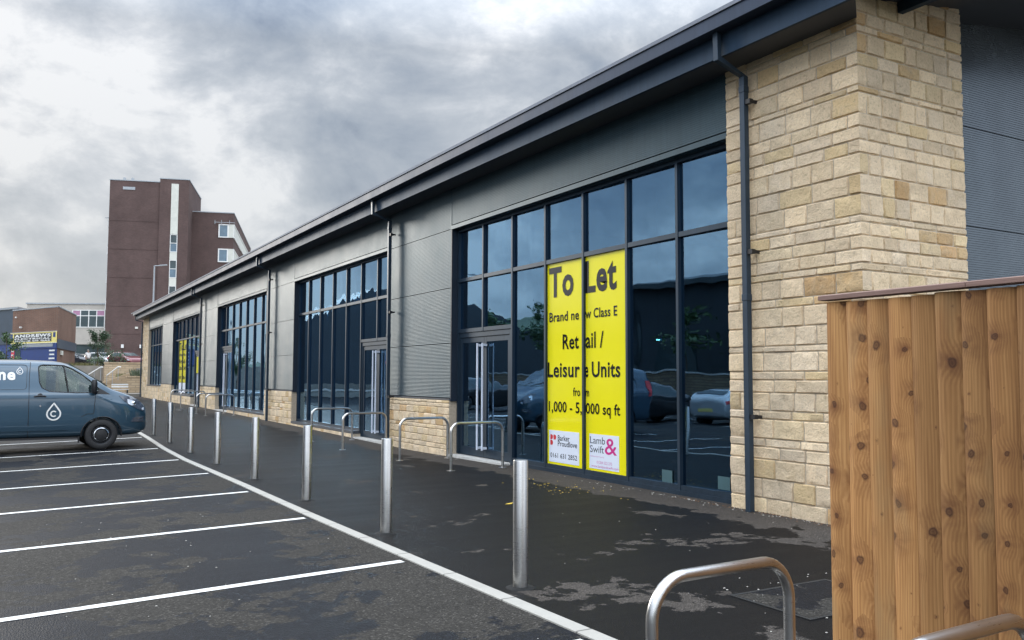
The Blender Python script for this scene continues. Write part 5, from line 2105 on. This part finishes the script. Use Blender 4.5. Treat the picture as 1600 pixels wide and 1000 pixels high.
# --- person walking
def make_person(loc, rz, label):
    root = tag(empty('person', loc, rz), label, 'person')
    LOCAL.add(root.name)

    def skin(name, pts, edges, rad, mat, parent, sub=1):
        me = bpy.data.meshes.new(name)
        me.from_pydata(pts, edges, [])
        o = bpy.data.objects.new(name, me)
        COL.objects.link(o)
        m = o.modifiers.new('skin', 'SKIN')
        bmx = bmesh.new()
        bmx.from_mesh(me)
        ly = bmx.verts.layers.skin.verify()
        for i, v in enumerate(bmx.verts):
            v[ly].radius = rad[i] if isinstance(rad[i], tuple) else (rad[i], rad[i])
            v[ly].use_root = i == 0
        bmx.to_mesh(me)
        bmx.free()
        s_ = o.modifiers.new('sub', 'SUBSURF')
        s_.levels = s_.render_levels = sub
        dg = bpy.context.evaluated_depsgraph_get()
        new = bpy.data.meshes.new_from_object(o.evaluated_get(dg))
        o.modifiers.clear()
        o.data = new
        new.materials.clear()
        new.materials.append(MATS[mat])
        for p in new.polygons:
            p.use_smooth = True
        o.parent = parent
        return o
    P = [(0, 0, .92), (0, 0, 1.12), (0, .02, 1.38), (0, .01, 1.49), (0, -.02, 1.60), (0, -.02, 1.70),
         (.19, .01, 1.40), (.25, .04, 1.14), (.22, -.10, .92), (.21, -.14, .84), (-.19, .01, 1.40), (-.25, .02, 1.14), (-.24, -.04, .90), (-.24, -.06, .82),
         (.10, 0, .86), (.11, -.12, .50), (.11, .02, .09), (.11, -.10, .04), (-.10, 0, .86), (-.11, .10, .50), (-.11, .28, .12), (-.11, .20, .05)]
    Ed = [(0, 1), (1, 2), (2, 3), (3, 4), (4, 5), (2, 6), (6, 7), (7, 8), (8, 9), (2, 10), (10, 11), (11, 12), (12, 13), (0, 14), (14, 15), (15, 16), (16, 17), (0, 18), (18, 19), (19, 20), (20, 21)]
    Rr = [.13, .13, .14, .055, .085, .075, .06, .045, .035, .04, .06, .045, .035, .04, .085, .06, .045, .04, .085, .06, .045, .04]
    skin('body', P, Ed, Rr, 'skin', root)
    Sp = [(0, 0, .90), (0, 0, 1.12), (0, .02, 1.38), (0, .015, 1.46), (.19, .01, 1.41), (.25, .04, 1.15), (-.19, .01, 1.41), (-.25, .02, 1.15)]
    skin('shirt', Sp, [(0, 1), (1, 2), (2, 3), (2, 4), (4, 5), (2, 6), (6, 7)], [.20, .19, .21, .10, .10, .085, .10, .08], 'shirt_white', root)
    Tp = [(0, 0, .93), (.10, 0, .84), (.11, -.12, .50), (.11, .02, .12), (-.10, 0, .84), (-.11, .10, .50), (-.11, .28, .15)]
    skin('trousers', Tp, [(0, 1), (1, 2), (2, 3), (0, 4), (4, 5), (5, 6)], [.14, .10, .075, .06, .10, .075, .06], 'trousers', root)
    hb = MB()
    hb.lathe([(0, .10), (.06, .085), (.092, .03), (.09, -.02), (.07, -.05)], (0, .005, 1.68), 'z', 14)
    hb.build('hair', 'hair_grey', root, smooth=60)
    fc = MB()
    for sx in (-.03, .03):
        fc.lathe([(0, -.004), (.010, 0), (0, .004)], (sx, -.098, 1.655), 'y', 8)
    fc.add([(-.012, -.095, 1.62), (.012, -.095, 1.62), (0, -.118, 1.625), (0, -.092, 1.66)], [(0, 1, 2), (1, 3, 2), (3, 0, 2)])
    fc.build('face', 'trousers', root)


pp = at(137, 572, 78)
make_person((pp.x, pp.y, 2.22), R_(35), 'person in a white shirt and dark trousers walking beyond the van')

# --- cars up on the level by the tower
make_car('parked_car', 'car_red', 'dark red car parked at the foot of the brick tower', 'car', (10.0, 89.5, PL), R_(-68), 'hatch', 'cars by the tower')
make_car('parked_car', 'car_white', 'white car behind the shrub left of the red car', 'car', (8.3, 93.0, PL), R_(-64), 'hatch', 'cars by the tower')
make_car('parked_car', 'car_grey', 'dark blue grey car behind the walking person', 'car', (6.4, 96.0, PL), R_(-30), 'hatch', 'cars by the tower')

# ------------------------------------------------------------------ the far side of the car park (mirrored in the glass)
wall('retaining_wall', 'long stone wall along the far side of the car park, mirrored in the shop glass', (-18.6, 64), (-18.6, -10), -.4, 1.9, mat='opposite_stone')
MB().prism([(-60, -12), (-19.0, -12), (-19.0, 65), (-60, 65)], -1, 1.75).build('upper_terrace', 'earth', kind='structure')
sh = tag(empty('opposite_store', (-24, 30, 1.7)), 'long dark metal clad store across the car park, mirrored in the shop glass', 'building')
MB().box(-44, -24, 8, 50, 1.75, 7.6).build('wall', 'shed_grey', sh)
rm_ = MB()
rm_.extr([(-45, 7.6), (-23.4, 7.6), (-23.4, 7.95), (-34, 9.8), (-45, 7.95)], 'y', 7.4, 50.6)
rm_.build('roof', 'shed_light', sh)
for k in range(9):
    MB().box(-23.998, -23.9, 9 + k * 4.7, 9.25 + k * 4.7, 1.76, 7.58).build('cladding_post', 'shed_light', sh)
for k in range(4):
    MB().box(-23.998, -23.94, 12 + k * 9.4, 16.6 + k * 9.4, 1.8, 4.4).build('window', 'window_dark', sh)
s2 = tag(empty('gabled_store', (-12, 66, 1)), 'dark gabled shed beyond the end of the car park, mirrored in the second shopfront', 'building')
g2 = MB()
g2.extr([(-1.9, 1), (-1.9, 5.0), (-9.5, 8.9), (-19, 8.9), (-30, 5.5), (-30, 1)], 'y', 66.5, 71.5)
g2.build('wall', 'shed_grey', s2)
tp = tag(empty('totem_sign', (-5.2, 52, 0)), 'tall blue totem sign with an orange edge, mirrored beside the second downpipe', 'sign')
MB().box(-5.9, -4.6, 52, 52.2, 2.6, 5.4).build('panel', 'navy', tp)
MB().box(-5.98, -4.52, 51.99, 52.21, 2.4, 2.598).box(-5.98, -4.52, 51.99, 52.21, 5.402, 5.6).build('border', 'sign_red', tp)
MB().box(-5.4, -5.1, 52.03, 52.17, -.3, 2.39).build('post', 'pole_grey', tp)
for i, (x, y, h) in enumerate([(-20.5, 14, 4.5), (-20.5, 27, 5.2), (-21, 38.5, 4.2), (-20.8, 53, 6.0), (-20.6, 60, 5.0)]):
    tree('boundary_tree', x, y, 1.7, h, 1.6, ['young tree above the far stone wall, nearest of the mirrored row', 'second tree above the far stone wall', 'middle tree above the far stone wall', 'tallest tree above the far stone wall',
                                            'last tree above the far stone wall'][i], 20 + i, 900, .16, group='trees across the car park')
# pylon on the skyline
py = tag(empty('electricity_pylon', (-95, 205, 0)), 'lattice electricity pylon on the skyline, mirrored in the second shopfront', 'pylon')
pm = MB()
bx, by = -95.0, 205.0
lv_ = [(0, 3.2), (9, 2.4), (18, 1.6), (26, 1.1), (34, .7), (40, .15)]
for (z0, w0), (z1, w1) in zip(lv_[:-1], lv_[1:]):
    cs4 = [(-1, -1), (1, -1), (1, 1), (-1, 1)]
    for i in range(4):
        a, b = cs4[i], cs4[(i + 1) % 4]
        pm.tube([(bx + a[0] * w0, by + a[1] * w0, z0), (bx + a[0] * w1, by + a[1] * w1, z1)], .14, 4)
        pm.tube([(bx + a[0] * w0, by + a[1] * w0, z0), (bx + b[0] * w1, by + b[1] * w1, z1)], .08, 4)
        pm.tube([(bx + b[0] * w0, by + b[1] * w0, z0), (bx + a[0] * w1, by + a[1] * w1, z1)], .08, 4)
for z, l in ((26, 7), (30, 9), (34, 6)):
    pm.tube([(bx - l, by, z), (bx, by, z + 1.4), (bx + l, by, z)], .10, 4)
    pm.tube([(bx - l, by, z), (bx + l, by, z)], .12, 4)
pm.build('lattice', 'pole_grey', py)
# hills
hm = MB()
nu, nv = 60, 16
vv = []
for j in range(nv + 1):
    for i in range(nu + 1):
        a = R_(95 + 175 * i / nu)
        rr = 170 + 700 * j / nv
        t = j / nv
        h = 78 * (t ** .8) * (.55 + .5 * mn.noise(Vector((a * 2.1, t * 1.2, 4)))) + 5 * mn.noise(Vector((a * 22, t * 8, 1)))
        if a < R_(112):
            h *= max(0.1, (a - R_(95)) / R_(17))
        vv.append((rr * math.cos(a), rr * math.sin(a), h - 2))
hm.add(vv, [(j * (nu + 1) + i, j * (nu + 1) + i + 1, (j + 1) * (nu + 1) + i + 1, (j + 1) * (nu + 1) + i) for j in range(nv) for i in range(nu)])
hm.build('hills', 'hill_green', smooth=70, kind='structure')

# ------------------------------------------------------------------ drain cover and litter
dc = tag(empty('drain_cover', (5.15, 4.4, 0)), 'square recessed access cover in the wet pavement behind the foreground bike stand', 'drain cover')
dm_ = MB()
for a in (0, 1):
    dm_.box(4.62 + a * 1.0, 4.65 + a * 1.0, 4.05, 4.80, .002, .007)
    dm_.box(4.652, 5.618, 4.05 + a * .72, 4.08 + a * .72, .002, .0068)
dm_.build('frame', 'iron', dc)
MB().box(4.66, 5.61, 4.085, 4.765, .002, .0055).build('tray', 'asphalt_park', dc)
lr = random.Random(9)
lm = {'litter_pale': MB(), 'leaf_brown': MB(), 'leaf_yellow': MB()}


def bit(mb, x, y, sz):
    z = gz(x, y) + .003
    n = lr.randint(4, 6)
    a0 = lr.uniform(0, 6)
    pts = [(x + math.cos(a0 + 2 * math.pi * k / n) * sz * lr.uniform(.5, 1.3), y + math.sin(a0 + 2 * math.pi * k / n) * sz * lr.uniform(.4, .9)) for k in range(n)]
    mb.add([(p[0], p[1], z) for p in pts] + [(x, y, z + sz * .5)], [(k, (k + 1) % n, n) for k in range(n)])


for _ in range(150):
    bit(lm['litter_pale'], 7.79 - abs(lr.gauss(0, .10)), lr.uniform(5.8, 9.5) if lr.random() < .6 else lr.uniform(9, 19), lr.uniform(.005, .018))
for _ in range(260):
    bit(lm['leaf_brown'], 7.80 - abs(lr.gauss(0, .07)), lr.uniform(5.8, 9.0), lr.uniform(.005, .014))
for _ in range(60):
    bit(lm['litter_pale'], lr.uniform(3.4, 7.6), lr.uniform(2.5, 16), lr.uniform(.004, .011))
for _ in range(40):
    bit(lm['litter_pale'], lr.uniform(0, 3.0), lr.uniform(3.5, 12), lr.uniform(.005, .012))
for _ in range(70):
    bit(lm['leaf_yellow'], lr.gauss(6.9, .25), lr.gauss(10.6, .5), lr.uniform(.006, .016))
for _ in range(60):
    bit(lm['litter_pale'], lr.uniform(4.4, 5.9), lr.uniform(3.6, 5.0), lr.uniform(.005, .014))
for k, lab in (('litter_pale', 'tiny pale stone chips and paper scraps scattered on the pavement'), ('leaf_brown', 'brown leaf debris along the foot of the stone pier'), ('leaf_yellow', 'yellow leaf scraps on the pavement before the near glazing')):
    o = lm[k].build('debris', k, kind='stuff')
    o['label'] = lab
yl = tag(MB().add([(5.42, 9.55, .004), (5.50, 9.52, .006), (5.56, 9.56, .02), (5.50, 9.60, .006)], [(0, 1, 2, 3)]).build('fallen_leaf', 'leaf_yellow'), 'single yellow leaf lying on the wet pavement behind the second bollard', 'leaf')
